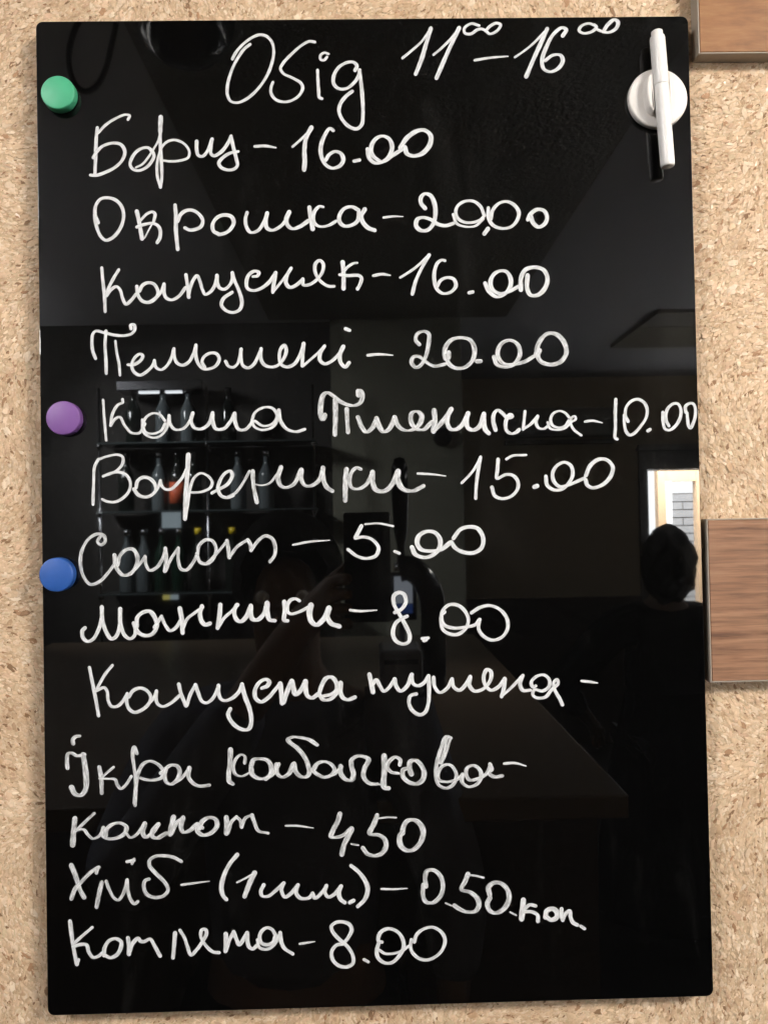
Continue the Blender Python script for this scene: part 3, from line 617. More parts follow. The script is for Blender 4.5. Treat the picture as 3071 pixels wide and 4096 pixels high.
W(pr, '8.00', MM,
 (46, [(340,345),(262,362),(213,430),(222,518),(290,586),(380,600),(446,560),(446,480),(390,380),(300,300),(222,210),(208,152),(260,109),(340,104),(408,132),(432,190),(398,270),(340,345)]), (34, [(570,520),(615,545)]),
 (46, [(765,325),(728,312),(742,232),(800,185),(880,183),(958,232),(1000,310),(1005,390),(948,488),(880,550),(800,556),(724,500),(708,420),(730,340)]), (36, [(730,410),(800,452),(900,450),(990,420),(1060,370)]),
 (42, [(1090,300),(1082,380),(1102,440),(1180,508),(1270,522),(1370,478),(1438,400),(1462,300),(1418,212),(1330,163),(1232,178),(1152,240),(1122,320)]))

def write(entries, idx):
    V, F, UV, MI = [], [], [], []; name, text = entries[0][0], entries[0][1]; inks = []
    si = -1
    for _, _, inkname, nib, (x0, y0, w), strokes in entries:
      sc = w/1658.0
      if inkname not in inks: inks.append(inkname)
      for sw, pts in strokes:
        si += 1
        P = [np.array(p)*sc + np.array((x0, y0)) for p in pts]
        P = catmull(P, -3.0)
        Q = [P[0]]
        for p in P[1:]:
            if np.linalg.norm(p-Q[-1]) > 1.2: Q.append(p)
        if len(Q) < 2: continue
        P = np.array(Q); n = len(P)
        tg = np.gradient(P, axis=0); 
        for _ in range(2):
            tg[1:-1] = (tg[:-2]+2*tg[1:-1]+tg[2:])/4
        tg /= np.linalg.norm(tg, axis=1)[:, None]+1e-9
        nr = np.stack([-tg[:, 1], tg[:, 0]], 1)
        dot = len(pts) == 2 and np.hypot(pts[1][0]-pts[0][0], pts[1][1]-pts[0][1]) < 2.2*sw and name != da
        nb = 0 if dot else nib; wid = sw*sc*(1.12 if dot else 1.0)*(1-nb+nb*np.abs(tg[:, 1]))*(1+.07*np.sin(np.arange(n)*.13+si*2+idx)+.03*np.sin(np.arange(n)*.51+si))
        if name == da: wid = wid*np.interp(np.arange(n)/(n-1), [0, .2, .6, 1], [.95, 1.05, .9, .45])
        half = wid/2
        # rounded ends
        m = 5; ex0 = [P[0]-tg[0]*half[0]*math.sin(a) for a in np.linspace(math.pi/2, 0, m, endpoint=False)]; h0 = [half[0]*math.cos(a) for a in np.linspace(math.pi/2, 0, m, endpoint=False)]
        ex1 = [P[-1]+tg[-1]*half[-1]*math.sin(a) for a in np.linspace(0, math.pi/2, m+1)[1:]]; h1 = [half[-1]*math.cos(a) for a in np.linspace(0, math.pi/2, m+1)[1:]]
        P = np.concatenate([ex0, P, ex1]); half = np.concatenate([h0, half, h1]).clip(.25); nr = np.concatenate([np.repeat(nr[:1], m, 0), nr, np.repeat(nr[-1:], m, 0)])
        u = np.concatenate([[0], np.cumsum(np.linalg.norm(np.diff(P, axis=0), axis=1))]) + idx*977 + si*313
        b = len(V); N = len(P)
        for i in range(N):
            lift = -.00010 - si*.000016 - .000013*i/N
            for s in (-1, 0, 1):
                q = P[i]+nr[i]*half[i]*s
                a = at(q[0], q[1], 0.0)
                if a.x > .1993: a.x = .1993
                V.append((a.x, lift - (.00003 if s == 0 else 0), a.z)); UV.append((u[i], s))
        for i in range(N-1):
            for s in (0, 1):
                F.append((b+3*i+s, b+3*i+3+s, b+3*i+4+s, b+3*i+1+s)); MI.append(inks.index(inkname))
    me = bpy.data.meshes.new(name); me.from_pydata(V, [], F); me.update()
    ul = me.uv_layers.new(name='UVMap')
    for lp in me.loops: ul.data[lp.index].uv = UV[lp.vertex_index]
    for p, m in zip(me.polygons, MI): p.use_smooth = True; p.material_index = m
    for q in inks: me.materials.append(M[q])
    o = bpy.data.objects.new(name, me); link(o, board); o.matrix_parent_inverse = parent_world(board).inverted()
    if name != da: o['label'] = ('white handwritten price reading ' if name == pr else 'white handwritten word reading ') + text
G_ = []
for e in T:
    if G_ and e[0] == wd and G_[-1][0][:2] == e[:2]: G_[-1].append(e)
    else: G_.append([e])
for i, g in enumerate(G_): write(g, i)

# ------------------------------------------------------------------ magnets, pen holder, pen
OUT = Matrix.Rotation(math.pi/2, 4, 'X')          # local +Z points out of the wall (-Y)
def magnet(px, py, mat, label):
    p = at(px, py, 0); t = thing('round_magnet', (p.x, 0, p.z), label, 'magnet', 'round plastic magnets on the board')
    mtx = Matrix.Translation((p.x, -.0002, p.z)) @ OUT
    lathe('plastic_cap', [(.0088, .0002), (.0101, .0002), (.0103, .0008), (.0102, .0050), (.0101, .0057), (.0098, .0061), (.0093, .0063), (0, .00635)], mtx, mat, t, 48)
    lathe('magnet_core', [(0, 0), (.0084, 0), (.0084, .0045), (0, .0045)], mtx, M['steel'], t, 32)
magnet(247, 390, M['green'], 'mint green round plastic magnet on the black board')
magnet(268, 1677, M['purple'], 'purple round plastic magnet on the black board')
magnet(241, 2297, M['blue'], 'blue round plastic magnet at the edge of the black board')

c = at(2631, 391, -.0045); HX, HZ = c.x, c.z
holder = thing('pen_holder', (HX, 0, HZ), 'round white plastic magnetic pen clip on the black board', 'pen holder')
lathe('magnet_disc', [(0, .0003), (.0176, .0003), (.0181, .0010), (.0182, .0036), (.0179, .0044), (.0172, .0048), (.010, .0050), (0, .0050)], Matrix.Translation((HX, 0, HZ)) @ OUT, M['white_plastic'], holder, 64)
def jaw(pts):
    bm = bmesh.new(); P = catmull([(x, z) for x, z in pts], 5)
    lo = [bm.verts.new((HX+x/1000, -.0049, HZ+z/1000)) for x, z in P]; f = bm.faces.new(lo)
    r = bmesh.ops.extrude_face_region(bm, geom=[f]); top = [g for g in r['geom'] if isinstance(g, bmesh.types.BMVert)]
    cx = sum(v.co.x for v in top)/len(top)
    for v in top: v.co.y = -.0108; v.co.x = cx+(v.co.x-cx)*.72; v.co.z = HZ+(v.co.z-HZ)*.93
    bmesh.ops.recalc_face_normals(bm, faces=bm.faces)
    ee = [e for e in bm.edges if all(v in top for v in e.verts)]
    bmesh.ops.bevel(bm, geom=ee, offset=.0012, segments=3, affect='EDGES', profile=.5)
    return from_bm('clip_jaw', bm, M['white_plastic'], holder, smooth=False)
jaw([(-4.2, 13.0), (-7.6, 11.5), (-9.6, 5.5), (-9.4, -2), (-7.2, -9.5), (-4.2, -11.5), (-3.9, 0)])
jaw([(4.2, 13.0), (4.0, 0), (4.2, -11.5), (5.6, -10.5), (6.6, -4), (6.6, 5), (5.8, 11.5)])

PY = -.0098
pa, pb = at(2625, 125, PY), at(2669, 667, PY); ax = (pb-pa); PL = ax.length
pen = thing('marker_pen', (pb.x, PY, pb.z), 'slim white chalk marker pen held upright in the round clip', 'pen')
pm = Matrix.Translation(pa) @ ax.to_track_quat('Z', 'Y').to_matrix().to_4x4()
lathe('pen_cap', [(0, 0), (.0029, 0), (.0034, .0004), (.0034, .0030), (.0042, .0036), (.0045, .0050), (.0046, .032), (.0044, .0330), (.0043, .0332), (0, .0332)], pm, M['pen_white'], pen, 40)
lathe('pen_barrel', [(0, .0334), (.0042, .0334), (.0043, .0338), (.0042, PL-.002), (.0040, PL-.0006), (.0036, PL), (0, PL)], pm, M['pen_white'], pen, 40)

# ------------------------------------------------------------------ wood laminate panels on the wall
def panel(lo, hi, mat, label, faces):
    t = thing('wood_panel', (lo[0], WY, lo[1]), label, 'wood panel', 'wood laminate panels on the wall')
    yf = .0008; e = .0009
    box('face_board', (lo[0]+e, yf, lo[1]+(e if 'b' in faces else 0)), (hi[0], WY-.0001, hi[1]-(e if 't' in faces else 0)), mat, t, .0003, 1)
    box('edge_band', (lo[0], yf+.0003, lo[1]), (lo[0]+e-.0001, WY-.0001, hi[1]), M['edge'], t, .0002, 1)
    if 'b' in faces: box('edge_band', (lo[0]+e, yf+.0003, lo[1]), (hi[0], WY-.0001, lo[1]+e-.0001), M['edge'], t, .0002, 1)
    if 't' in faces: box('edge_band', (lo[0]+e, yf+.0003, hi[1]-e+.0001), (hi[0], WY-.0001, hi[1]), M['edge'], t, .0002, 1)
a1, a2 = at(2824, 2076, .001), at(2838, 2731, .001)
panel((a1.x, a2.z), (a1.x+.16, a1.z), M['wood_mid'], 'brown wood panel with dark horizontal grain beside the board', 'bt')
b1 = at(2793, 214, .001)
panel((b1.x, b1.z), (b1.x+.17, b1.z+.10), M['wood_top'], 'orange brown wood panel above the pen holder', 'bt')

# ------------------------------------------------------------------ the room in front of the board, seen mirrored in the glass
CZ, FZ = 1.015, -1.55
st = lambda o, lab=None: tag(o, lab, kind='structure')
st(box('floor', (-3.5, -5.3, FZ-.1), (3.6, WY+.12, FZ), M['floor']))
ceiling = st(box('ceiling', (-3.5, -5.45, CZ), (3.6, WY+.12, CZ+.1), M['ceil']))
bm = bmesh.new(); bm_box(bm, (-.465, -3.45, CZ-.03), (.672, -.02, CZ-.001))
from_bm('ceiling_panel', bm, M['dark_panel'], ceiling, smooth=False)
box('ceiling_panel', (1.41, -4.25, CZ-.02), (3.2, -3.75, CZ-.001), plain('olive_panel', (.16, .14, .09), .8, var=.1), ceiling)
box('ceiling_panel', (1.41, -3.74, CZ-.02), (3.2, -3.46, CZ-.001), M['dark_panel'], ceiling)
XB = .464
st(box('wall_back', (-3.5, -3.75, FZ), (-.18, -3.62, CZ), M['wall_dark']))
st(box('wall_pillar', (-.179, -3.75, FZ), (XB, -3.56, CZ), M['wall_green']))
st(box('wall_return', (XB-.1, -5.3, FZ), (XB, -3.751, CZ), M['wall_dark']))
DX0, DX1, DZ = room(2585, 1950, 5.3).x, room(2585, 1950, 5.3).x+.80, room(2650, 1879, 5.3).z
wr = st(box('wall_right', (XB, -5.42, FZ), (DX0-.06, -5.3, CZ), M['wall_brown']))
box('wainscot', (XB+.001, -5.3+.001, FZ), (DX0-.061, -5.27, room(2200, 2391, 5.27).z), M['wains'], wr)
st(box('wall_right', (DX0-.06, -5.42, DZ+.18), (DX1+.06, -5.3, CZ), M['wall_brown']))
st(box('wall_right', (DX1+.06, -5.42, FZ), (3.6, -5.3, CZ), M['wall_brown']))
fr = thing('door_frame', (DX0, -5.36, FZ), 'grey door frame around a bright open doorway, mirrored in the board', 'door frame')
box('jamb', (DX0-.06, -5.44, FZ), (DX0, -5.27, DZ), M['frame_grey'], fr); box('jamb', (DX1, -5.44, FZ), (DX1+.06, -5.27, DZ), M['frame_grey'], fr)
box('lintel', (DX0-.06, -5.44, DZ+.001), (DX1+.06, -5.27, DZ+.179), M['frame_grey'], fr)
box('lintel_trim', (DX0-.08, -5.269, DZ+.13), (DX1+.08, -5.22, DZ+.155), M['grey_plastic'], fr)
pl = thing('wall_shelf', (1.3, -5.3, .6), 'long pale pelmet board high on the wall, mirrored in the board', 'shelf')
z0, z1 = room(2240, 1747, 5.25).z, room(2240, 1632, 5.25).z; x0, x1 = room(2019, 1700, 5.25).x, room(2453, 1700, 5.25).x
box('board', (x0, -5.299, z0), (x1, -5.22, z1), plain('pelmet', (.22, .21, .18), .6), pl, .005); box('lower_trim', (x0, -5.30, z0-.05), (x1, -5.24, z0-.02), M['wall_dark'], pl)
# outdoors beyond the doorway
st(box('ground', (-1, -9.2, FZ-.1), (6, -5.43, FZ-.001), M['white_paint']))
st(box('sky', (-2.0, -9.35, FZ), (7.0, -9.30, 4.0), M['sky']))
def porch(px0, px1, d):
    a, b = room(px0, 1950, d), room(px1, 1950, d); return a.x, b.x
pf = thing('porch_frame', (2.2, -6.3, FZ), 'tan timber porch frame outside the open doorway, mirrored in the board', 'porch frame')
xa, xb = porch(2626, 2657, 6.3); box('post', (xa, -6.36, FZ), (xb, -6.28, .62), M['tan'], pf)
xc, xd = porch(2780, 2800, 6.3); box('post', (xc, -6.36, FZ), (xd, -6.28, .62), M['tan'], pf)
zt = room(2700, 1915, 6.3).z; box('beam', (xb, -6.35, zt-.02), (xc, -6.29, zt+.10), M['tan'], pf)
wf = thing('white_window', (2.3, -6.9, FZ), 'white framed window by the porch, mirrored in the board', 'window')
xe, xf = porch(2662, 2684, 6.9); box('frame', (xe, -6.95, FZ), (xf, -6.90, .9), M['white_paint'], wf)
bw = thing('brick_wall', (2.6, -7.6, FZ), 'pale brick wall outside the open doorway, mirrored in the board', 'wall')
bx0 = room(2683, 2000, 7.6).x; bz1 = room(2700, 1972, 7.6).z
box('mortar', (bx0, -7.70, FZ), (bx0+1.0, -7.62, bz1), plain('mortar', (.16, .15, .14), .9), bw)
bmesh_brick = None
for r in range(24):
    for q in range(5):
        w_, h_ = .215, .068; ox = bx0+.004+q*.225-(.11 if r % 2 else 0); oz = bz1-.004-(r+1)*.078
        lo = max(ox, bx0+.004); hi = min(ox+w_, bx0+.996)
        if hi-lo < .03: continue
        box('brick', (lo, -7.621, oz), (hi, -7.605, oz+h_), M['brick'], bw)

# unseen lamps that light the board; the two small spots are added for highlights
for L, lab in ((ADDED_SPOTS[0], 'small unseen spotlight added for highlights on the bottle shelves'), (ADDED_SPOTS[1], 'small unseen spotlight added for highlights on the beer tap'), (KEY_R, 'round ceiling spotlight on the doorway side of the room'), (KEY_L, 'round ceiling spotlight on the bottle shelf side of the room')):
    t = thing('unseen_spotlight', (L.location.x, L.location.y, CZ), lab, 'lamp')
    L.parent = t; L.matrix_parent_inverse = parent_world(t).inverted()
    lathe('rose', [(0, 0), (.06, 0), (.06, -.015), (.012, -.03), (.012, -.045), (0, -.045)], Matrix.Translation((L.location.x, L.location.y, CZ-.0005)), M['white_plastic'], t, 32)
    q = L.rotation_euler.to_matrix().to_4x4()
    kk = L.data.size/.42
    lathe('lamp_shade', [(a*kk, b*kk) for a, b in [(.215, .004), (.22, .004), (.16, .05), (.06, .075), (0, .078), (0, .070), (.06, .066), (.155, .045), (.215, .004)]], Matrix.Translation(L.location) @ q, M['white_plastic'], t, 32)

for c_, lab in zip(ADDED_WASH, ('long unseen light added on the bottle shelf side to brighten the ceiling', 'long unseen light added on the doorway side to brighten the ceiling')):  # trough housings made up for the added ceiling-wash lights
    x, y = c_.location.x, c_.location.y
    t = thing('added_wash_light', (x, y, .40), lab, 'lamp'); c_.parent = t; c_.matrix_parent_inverse = parent_world(t).inverted()
    sx = math.copysign(1, x)
    box('trough', (x-.09, y-1.25, .385), (x+.09, y+1.25, .40), M['white_plastic'], t); box('trough_lip', (x-sx*.10-.006, y-1.25, .385), (x-sx*.10+.006, y+1.25, .50), M['white_plastic'], t)
    box('trough_back', (x+sx*.10-.006, y-1.25, .385), (x+sx*.10+.006, y+1.25, .62), M['white_plastic'], t)
# hanging cable and black pendant
cpx = [(325,60),(300,120),(280,190),(276,245),(285,300),(310,348),(345,366),(385,345),(422,280),(445,190),(462,110),(468,60)]
cp = [room(x, y, .9) for x, y in cpx]; cp = [Vector((cp[0].x+.02, -.9, CZ))]+cp+[Vector((cp[-1].x, -.9, CZ))]
tag(tube('hanging_cable', cp, .0048, M['cable']), 'black cable hanging in a loop from the ceiling, mirrored in the board', 'cable')
pc = room(745, 250, 1.0); R0 = .088
pn = thing('pendant_lamp', (pc.x, -1.0, CZ), 'glossy black dome pendant hanging from the ceiling, mirrored in the board', 'pendant lamp')
pmx = Matrix.Translation((pc.x, -1.0, pc.z))
lathe('dome', [(0, 0), (.03, .003), (.058, .016), (.078, .038), (.087, .066), (.088, .09), (.06, .115), (.02, .125), (0, .126)], pmx, M['gloss_black'], pn, 48)
lathe('rod', [(0, .124), (.006, .124), (.006, CZ-pc.z), (0, CZ-pc.z)], pmx, M['gloss_black'], pn, 12)

# bar counter, beer tap, till screen, receipt printer
ct = thing('bar_counter', (-.4, -1.8, FZ), 'brown bar counter with a dark front, mirrored in the board', 'counter')
CTZ = -.46
box('counter_top', (-1.3, -2.9, CTZ-.04), (.415, -.86, CTZ), M['counter'], ct, .004)
box('counter_body', (-1.27, -2.85, FZ), (.385, -.95, CTZ-.041), M['wains'], ct)
d = 1.75; g = lambda x, y: room(1250+x*.4825, 1950+y*.4825, d)
tp = thing('beer_tap', (g(1010, 1300).x, -d, CTZ), 'curved glossy black beer tap with chrome rim on the bar counter', 'beer tap')
b0 = g(1000, 1290); tube('tower', [Vector((b0.x, -d, CTZ)), b0, g(1000, 1050), g(975, 870), g(900, 740), g(800, 670), g(720, 680)], .034, M['gloss_black'], tp, 24)
tube('chrome_rim', [Vector((g(1060, 1280).x, -d+.012, CTZ)), g(1060, 1250)+Vector((0, .012, 0)), g(1058, 980)+Vector((0, .012, 0)), g(1025, 830)+Vector((0, .012, 0)), g(940, 690)+Vector((0, .012, 0))], .004, M['chrome'], tp, 12)
h0 = g(735, 660); lathe('handle', [(0, 0), (.012, 0), (.010, .05), (.019, .10), (.023, .20), (.022, .27), (.014, .295), (0, .30)], Matrix.Translation(h0), M['gloss_black'], tp, 24)
lathe('handle_collar', [(0, -.01), (.02, -.01), (.02, .012), (0, .012)], Matrix.Translation(h0), M['chrome'], tp, 24)
s0, s1 = room(1578, 2455, 1.95), room(1648, 2305, 1.95)
sc_ = thing('till_screen', ((s0.x+s1.x)/2, -1.97, CTZ), 'small lit till screen beside the beer tap, mirrored in the board', 'screen')
box('casing', (s0.x-.02, -1.99, s0.z-.02), (s1.x+.012, -1.955, s1.z+.012), M['gloss_black'], sc_, .004)
box('display', (s0.x, -1.954, s0.z+.03), (s1.x, -1.950, s1.z), M['screen'], sc_); box('display', (s0.x, -1.954, s0.z), (s1.x, -1.950, s0.z+.028), M['screen_blue'], sc_)
lathe('stand', [(0, 0), (.06, 0), (.06, .01), (.012, .02), (.012, s0.z-CTZ), (0, s0.z-CTZ)], Matrix.Translation(((s0.x+s1.x)/2, -1.99, CTZ)), M['grey_plastic'], sc_, 24)
r0, r1 = room(1520, 2740, 1.3), room(1690, 2600, 1.3)
rp = thing('receipt_printer', ((r0.x+r1.x)/2, -1.35, CTZ), 'grey receipt printer with a paper slip on the counter', 'printer')
box('body', (r0.x, -1.45, CTZ+.001), (r1.x, -1.30, max(r1.z, CTZ+.1)), M['grey_plastic'], rp, .008)
box('paper_slot', (r0.x+.01, -1.299, max(r1.z, CTZ+.1)-.03), (r1.x-.01, -1.296, max(r1.z, CTZ+.1)-.02), M['gloss_black'], rp)
box('paper_slip', (r0.x+.015, -1.295, CTZ+.015), (r1.x-.02, -1.2945, CTZ+.055), M['paper'], rp)
tag(lathe('wall_speaker', [(0, 0), (.045, 0), (.045, .02), (.036, .026), (.012, .018), (0, .02)], Matrix.Translation(room(1768, 1750, 3.555)) @ OUT.inverted(), M['gloss_black'], None, 32), 'small round black speaker on the olive pillar, mirrored in the board', 'speaker')

# bottle shelves
d = 3.40; X = lambda cx: room(350+cx*.603, 2000, d).x; Z = lambda cy: room(800, 1500+cy*.603, d).z
sh = thing('bottle_shelf', (X(800), -d, FZ), 'glass and chrome bottle shelves against the dark back wall, mirrored in the board', 'shelf')
for cx in (85, 800, 1505):
    lathe('post', [(0, 0), (.006, 0), (.006, CZ-FZ-.35), (0, CZ-FZ-.35)], Matrix.Translation((X(cx), -d, FZ)), M['chrome'], sh, 16)
SH = [Z(440), Z(895), Z(1440)]
for zz in SH: box('shelf_plate', (X(85)-.01, -3.60, zz-.008), (X(1505)+.01, -d+.02, zz), M['shelf_glass'], sh, .001)
for zz in SH:
    for cx in (85, 800, 1505): lathe('bracket', [(0, -.025), (.013, -.025), (.013, -.008), (0, -.008)], Matrix.Translation((X(cx), -d, zz)), M['chrome'], sh, 16)
box('top_light_bar', (X(200), -3.55, Z(95)), (X(770), -d, Z(30)), M['chrome'], sh, .004)
box('led_strip', (X(330), -3.47, Z(95)-.006), (X(620), -3.45, Z(95)-.001), emit('led', (.9, .96, 1.0), 25.0), sh)
box('glow_patch', (X(420), -3.615, Z(1010)), (X(550), -3.605, Z(900)), M['backlight'], sh)  # glowing sheets added to imitate bright reflected patches behind the bottles
box('glow_patch', (X(470), -3.615, Z(1510)), (X(525), -3.605, Z(1448)), M['backlight'], sh); box('glow_patch', (X(420), -3.615, Z(1510)), (X(465), -3.605, Z(1448)), M['patch_glow_yellow'], sh)
def bottle(cx, zz, h, mat, cap, lab, label_mat=None, dy=0):
    x = X(cx); t = thing('bottle', (x, -d-.06-dy, zz), lab, 'bottle', 'bottles on the mirrored shelves'); m = Matrix.Translation((x, -d-.06-dy, zz+.0005)); r = .037
    lathe('glass_body', [(0, 0), (r*.95, 0), (r, .006), (r, h*.55), (r*.9, h*.62), (r*.42, h*.76), (r*.36, h*.80), (r*.36, h*.93), (r*.42, h*.935), (r*.42, h*.95), (0, h*.95)], m, mat, t, 28)
    lathe('cap', [(0, h*.90), (r*.44, h*.90), (r*.44, h), (0, h)], m, cap, t, 20)
    if label_mat: lathe('paper_label', [(r*1.01, h*.12), (r*1.02, h*.12), (r*1.02, h*.48), (r*1.01, h*.48)], m, label_mat, t, 28)
bd, bg, bc = M['b_dark'], M['b_green'], M['b_clear']; gp = M['gloss_black']; cr = M['chrome']
sup = 'on the bottom shelf beside the glowing patch'
for i, (cx, mat, cap, lab) in enumerate(((235, bc, cr, 'clear bottle with silver cap on the lowest glass shelf, nearest its end post'), (350, bc, cr, 'second clear bottle with silver cap on the lowest glass shelf'), (470, bg, cr, 'green bottle with silver cap in front of the lower glowing patch'), (585, bg, cr, 'green bottle with silver cap beside the yellow capped bottle'), (715, bd, M['yellow'], 'dark bottle with yellow cap beside the middle shelf post'), (945, bd, M['yellow'], 'dark bottle with yellow cap past the middle shelf post'))): bottle(cx, SH[2], .30, mat, cap, lab)
for cx, mat, cap, lab, lm in ((235, bd, gp, 'dark bottle at the end of the middle glass shelf', None), (460, bc, gp, 'clear bottle with black cap on the middle glass shelf', None), (580, bd, gp, 'dark bottle with an orange label on the middle glass shelf', M['orange']), (690, bd, gp, 'dark bottle next to the orange labelled one', None), (990, bc, gp, 'clear bottle past the post on the middle glass shelf', None), (1180, bc, cr, 'clear bottle with silver cap on the middle glass shelf', None)): bottle(cx, SH[1], .28, mat, cap, lab, lm)
for cx, mat, cap, lab in ((290, bd, gp, 'dark bottle at the end of the top glass shelf'), (490, bc, gp, 'clear bottle on the top glass shelf'), (660, bc, cr, 'clear bottle with silver cap on the top glass shelf'), (930, bd, gp, 'dark bottle past the post on the top glass shelf')): bottle(cx, SH[0], .26, mat, cap, lab)

# ------------------------------------------------------------------ people
def skin_mesh(name, nodes, edges, root, mat, parent, sub=2):
    keys = list(nodes); ix = {k: i for i, k in enumerate(keys)}
    me = bpy.data.meshes.new(name); me.from_pydata([tuple(nodes[k][0]) for k in keys], [(ix[a], ix[b]) for a, b in edges], [])
    o = bpy.data.objects.new(name, me); link(o, parent); o.matrix_parent_inverse = parent_world(parent).inverted()
    md = o.modifiers.new('skin', 'SKIN'); md.use_smooth_shade = True
    for k in keys:
        sv = me.skin_vertices[0].data[ix[k]]; r = nodes[k][1]; sv.radius = r if isinstance(r, tuple) else (r, r); sv.use_root = (k == root)
    s = o.modifiers.new('smooth', 'SUBSURF'); s.levels = s.render_levels = sub
    me.materials.append(mat); return o
def person(label, head, floor, top, pants, handsL, handsR, elbL, elbR, hair_bump, fingers, face=1):
    hx, hy, hz = head; p = thing('person', (hx, hy, floor), label, 'person')
    v = lambda dx, dy, dz: Vector((hx+dx, hy+dy, hz+dz))
    H = hz+.12-floor; leg = floor+H*.50
    n = {'pelvis': (Vector((hx, hy-.02, leg)), (.12, .09)), 'waist': (v(0, -.03, -.52), (.13, .10)), 'chest': (v(0, -.04, -.34), (.15, .105)), 'collar': (v(0, -.03, -.20), (.09, .07)),
         'neck': (v(0, -.02, -.13), .052), 'jaw': (v(0, face*.018, -.065), (.058, .062)), 'skull': (v(0, .0, .015), (.078, .092)), 'crown': (v(0, -.01, .075), (.055, .06)),
         'nose': (v(0, face*.098, -.02), .012), 'nosebase': (v(0, face*.075, -.025), .02)}
    e = [('pelvis', 'waist'), ('waist', 'chest'), ('chest', 'collar'), ('collar', 'neck'), ('neck', 'jaw'), ('jaw', 'skull'), ('skull', 'crown'), ('skull', 'nosebase'), ('nosebase', 'nose')]
    for s, nm, el, ha in ((-1, 'L', elbL, handsL), (1, 'R', elbR, handsR)):
        el, ha = Vector(el), Vector(ha); shd = v(.185*s, -.04, -.235)
        wr_ = ha+(el-ha).normalized()*.07
        n['sh'+nm] = (shd, .058); n['el'+nm] = (el, .042); n['wr'+nm] = (wr_, .027); n['pa'+nm] = (ha, (.036, .018))
        e += [('collar', 'sh'+nm), ('sh'+nm, 'el'+nm), ('el'+nm, 'wr'+nm), ('wr'+nm, 'pa'+nm)]
        for i, (f1, f2) in enumerate(fingers(s, ha)):
            a, b = 'f%d%s' % (i, nm), 'g%d%s' % (i, nm); n[a] = (f1, .0088); n[b] = (f2, .0075); e += [('pa'+nm, a), (a, b)]
        n['hip'+nm] = (Vector((hx+.09*s, hy-.02, leg-.06)), .085); n['kn'+nm] = (Vector((hx+.10*s, hy, floor+H*.27)), .056); n['an'+nm] = (Vector((hx+.105*s, hy-.02, floor+.08)), .04); n['toe'+nm] = (Vector((hx+.115*s, hy+face*.14, floor+.035)), (.035, .028))
        e += [('pelvis', 'hip'+nm), ('hip'+nm, 'kn'+nm), ('kn'+nm, 'an'+nm), ('an'+nm, 'toe'+nm)]
    skin_mesh('body', n, e, 'pelvis', M['skin'], p)
    grow = lambda k, g: (n[k][0], tuple(x+g for x in n[k][1]) if isinstance(n[k][1], tuple) else n[k][1]+g)
    ks = ['pelvis', 'waist', 'chest', 'collar', 'shL', 'shR', 'elL', 'elR']; nn = {k: grow(k, .022) for k in ks}
    for s in 'LR': nn['cu'+s] = (n['el'+s][0].lerp(n['wr'+s][0], .8), .043)
    skin_mesh('shirt', nn, [('pelvis', 'waist'), ('waist', 'chest'), ('chest', 'collar'), ('collar', 'shL'), ('collar', 'shR'), ('shL', 'elL'), ('shR', 'elR'), ('elL', 'cuL'), ('elR', 'cuR')], 'pelvis', top, p)
    ks = ['pelvis', 'hipL', 'hipR', 'knL', 'knR', 'anL', 'anR']; nn = {k: grow(k, .024) for k in ks}
    skin_mesh('trousers', nn, [('pelvis', 'hipL'), ('pelvis', 'hipR'), ('hipL', 'knL'), ('hipR', 'knR'), ('knL', 'anL'), ('knR', 'anR')], 'pelvis', pants, p)
    bm = bmesh.new(); bmesh.ops.create_icosphere(bm, subdivisions=4, radius=1.0)
    rnd = random.Random(3)
    for q in bm.verts:
        c = q.co.copy(); lump = 1+hair_bump*(math.sin(c.x*9+1)*math.sin(c.z*8)+.6*math.sin(c.y*11+c.z*7+2)+rnd.uniform(-.3, .3))
        lump = 1+(lump-1)*(1-.85*max(0, c.z)**2)
        q.co = Vector((hx, hy-face*.02, hz+.035-(.035 if face < 0 else 0))) + Vector((c.x*.092, c.y*.108, c.z*(.108 if face > 0 else .142)))*lump
    bmesh.ops.delete(bm, geom=[q for q in bm.verts if (q.co.y-hy)*face > .058 and q.co.z < hz+.065], context='VERTS')
    from_bm('hair', bm, M['hair'], p)
    for s in (-1, 1):
        bm = bmesh.new(); bmesh.ops.create_uvsphere(bm, u_segments=12, v_segments=8, radius=.011); bmesh.ops.translate(bm, verts=bm.verts, vec=v(.031*s, face*.078, .005)); from_bm('eye', bm, M['paper'], p)
    bm = bmesh.new(); bm_box(bm, v(-.022, min(face*.078, face*.084), -.075), v(.022, max(face*.078, face*.084), -.066), .003); from_bm('mouth', bm, plain('lips', (.25, .09, .08), .5), p)
    return p
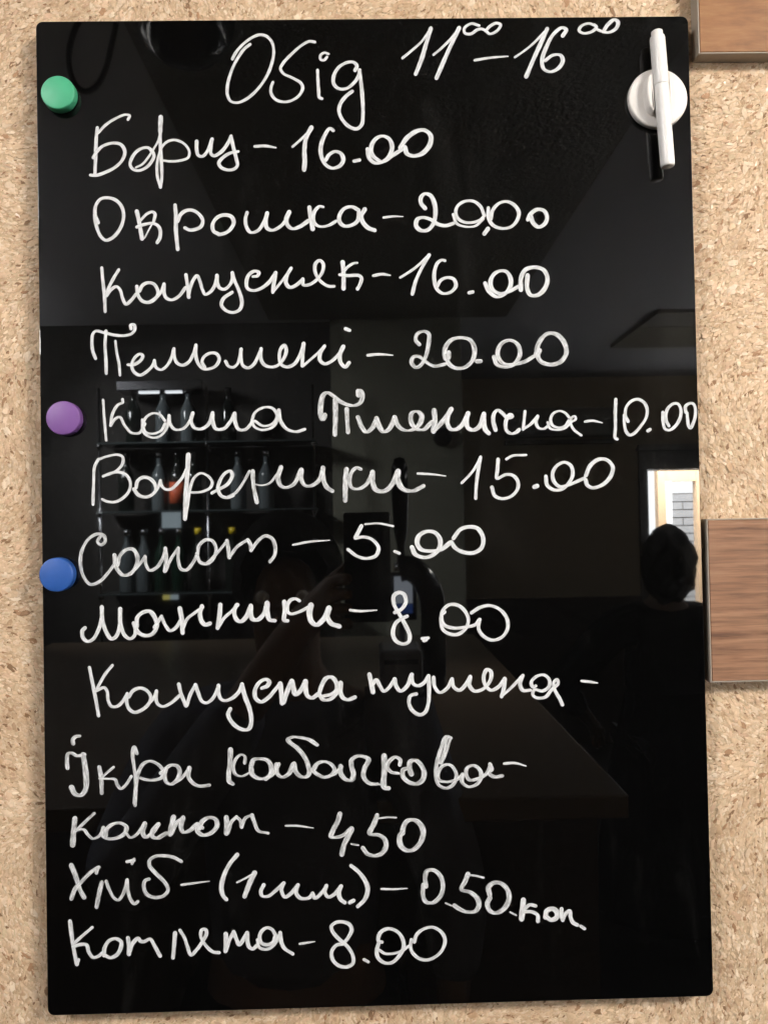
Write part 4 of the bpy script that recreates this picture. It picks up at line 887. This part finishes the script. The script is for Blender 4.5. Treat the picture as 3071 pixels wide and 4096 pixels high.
# someone standing in front of the doorway
hp = room(2664, 2252, 2.5)
fall = lambda s, h: [(h+Vector((.012*s*(1-i), .01, -.04)), h+Vector((.014*s*(1-i), .018, -.075+.006*abs(i-1)))) for i in range(4)]+[(h+Vector((-.02*s, .03, -.015)), h+Vector((-.02*s, .042, -.045)))]
pw = person('person in dark clothes seen from behind before the bright doorway, mirrored in the board', hp, FZ, M['shirt_black'], M['jeans'],
       (hp.x-.24, -2.62, hp.z-.62), (hp.x+.26, -2.52, hp.z-.74), (hp.x-.40, -2.50, hp.z-.44), (hp.x+.28, -2.50, hp.z-.48), .085, fall, -1)
bm = bmesh.new(); ns = 40; rings = []
for z_, rx, ry in ((-.46, .15, .115), (-.60, .185, .145), (-.75, .215, .18), (-1.0, .25, .22), (-1.25, .275, .25)):
    rings.append([bm.verts.new((hp.x+rx*math.cos(2*math.pi*k_/ns)*(1+.035*math.sin(k_*1.9)*(z_ < -.7)), hp.y-.02+ry*math.sin(2*math.pi*k_/ns)*(1+.035*math.sin(k_*1.9)*(z_ < -.7)), hp.z+z_)) for k_ in range(ns)])
for A_, B_ in zip(rings[:-1], rings[1:]):
    for k_ in range(ns): bm.faces.new([A_[k_], B_[k_], B_[(k_+1) % ns], A_[(k_+1) % ns]])
from_bm('skirt', bm, M['shirt_black'], pw)
# the photographer and the phone
PYY = CAM.y-.0012
ph = thing('smartphone', (-.006, PYY-.004, -.128), 'black smartphone held up by the photographer, mirrored in the board', 'phone')
box('case', (-.0345, PYY-.0088, -.128), (.0225, PYY, .006), M['gloss_black'], ph, .0035, 3)
box('screen', (-.031, PYY-.0093, -.112), (.019, PYY-.0089, -.010), emit('phone_screen', (.5, .5, .5), .25), ph)
lathe('camera_lens', [(0, 0), (.0022, 0), (.0028, .0002), (.0030, -.0004), (0, -.0004)], Matrix.Translation((CAM.x+.009, PYY+.0002, CAM.z)) @ OUT.inverted(), M['chrome'], ph, 20)
hq = room(1150, 2385, .86)
def grip(s, h):
    if s > 0: return fall(s, h)
    xo = -.0345; out = []
    for i in range(4):
        z = h.z+.022-.018*i; out.append((Vector((xo+.013*s, PYY-.006, z)), Vector((xo+.001*s-.010*s, PYY+.0105, z+.002))))
    out.append((Vector((xo+.016*s, PYY-.022, h.z+.02)), Vector((xo-.012*s, PYY-.020, h.z+.045)))); return out
person('photographer in a navy shirt holding up a phone, mirrored in the board', hq, FZ, M['shirt_blue'], M['jeans'],
       (-.066, PYY-.026, -.098), (hq.x+.25, hq.y+.04, hq.z-.74), (hq.x-.235, hq.y+.17, -.53), (hq.x+.27, hq.y-.04, hq.z-.50), .02, grip)
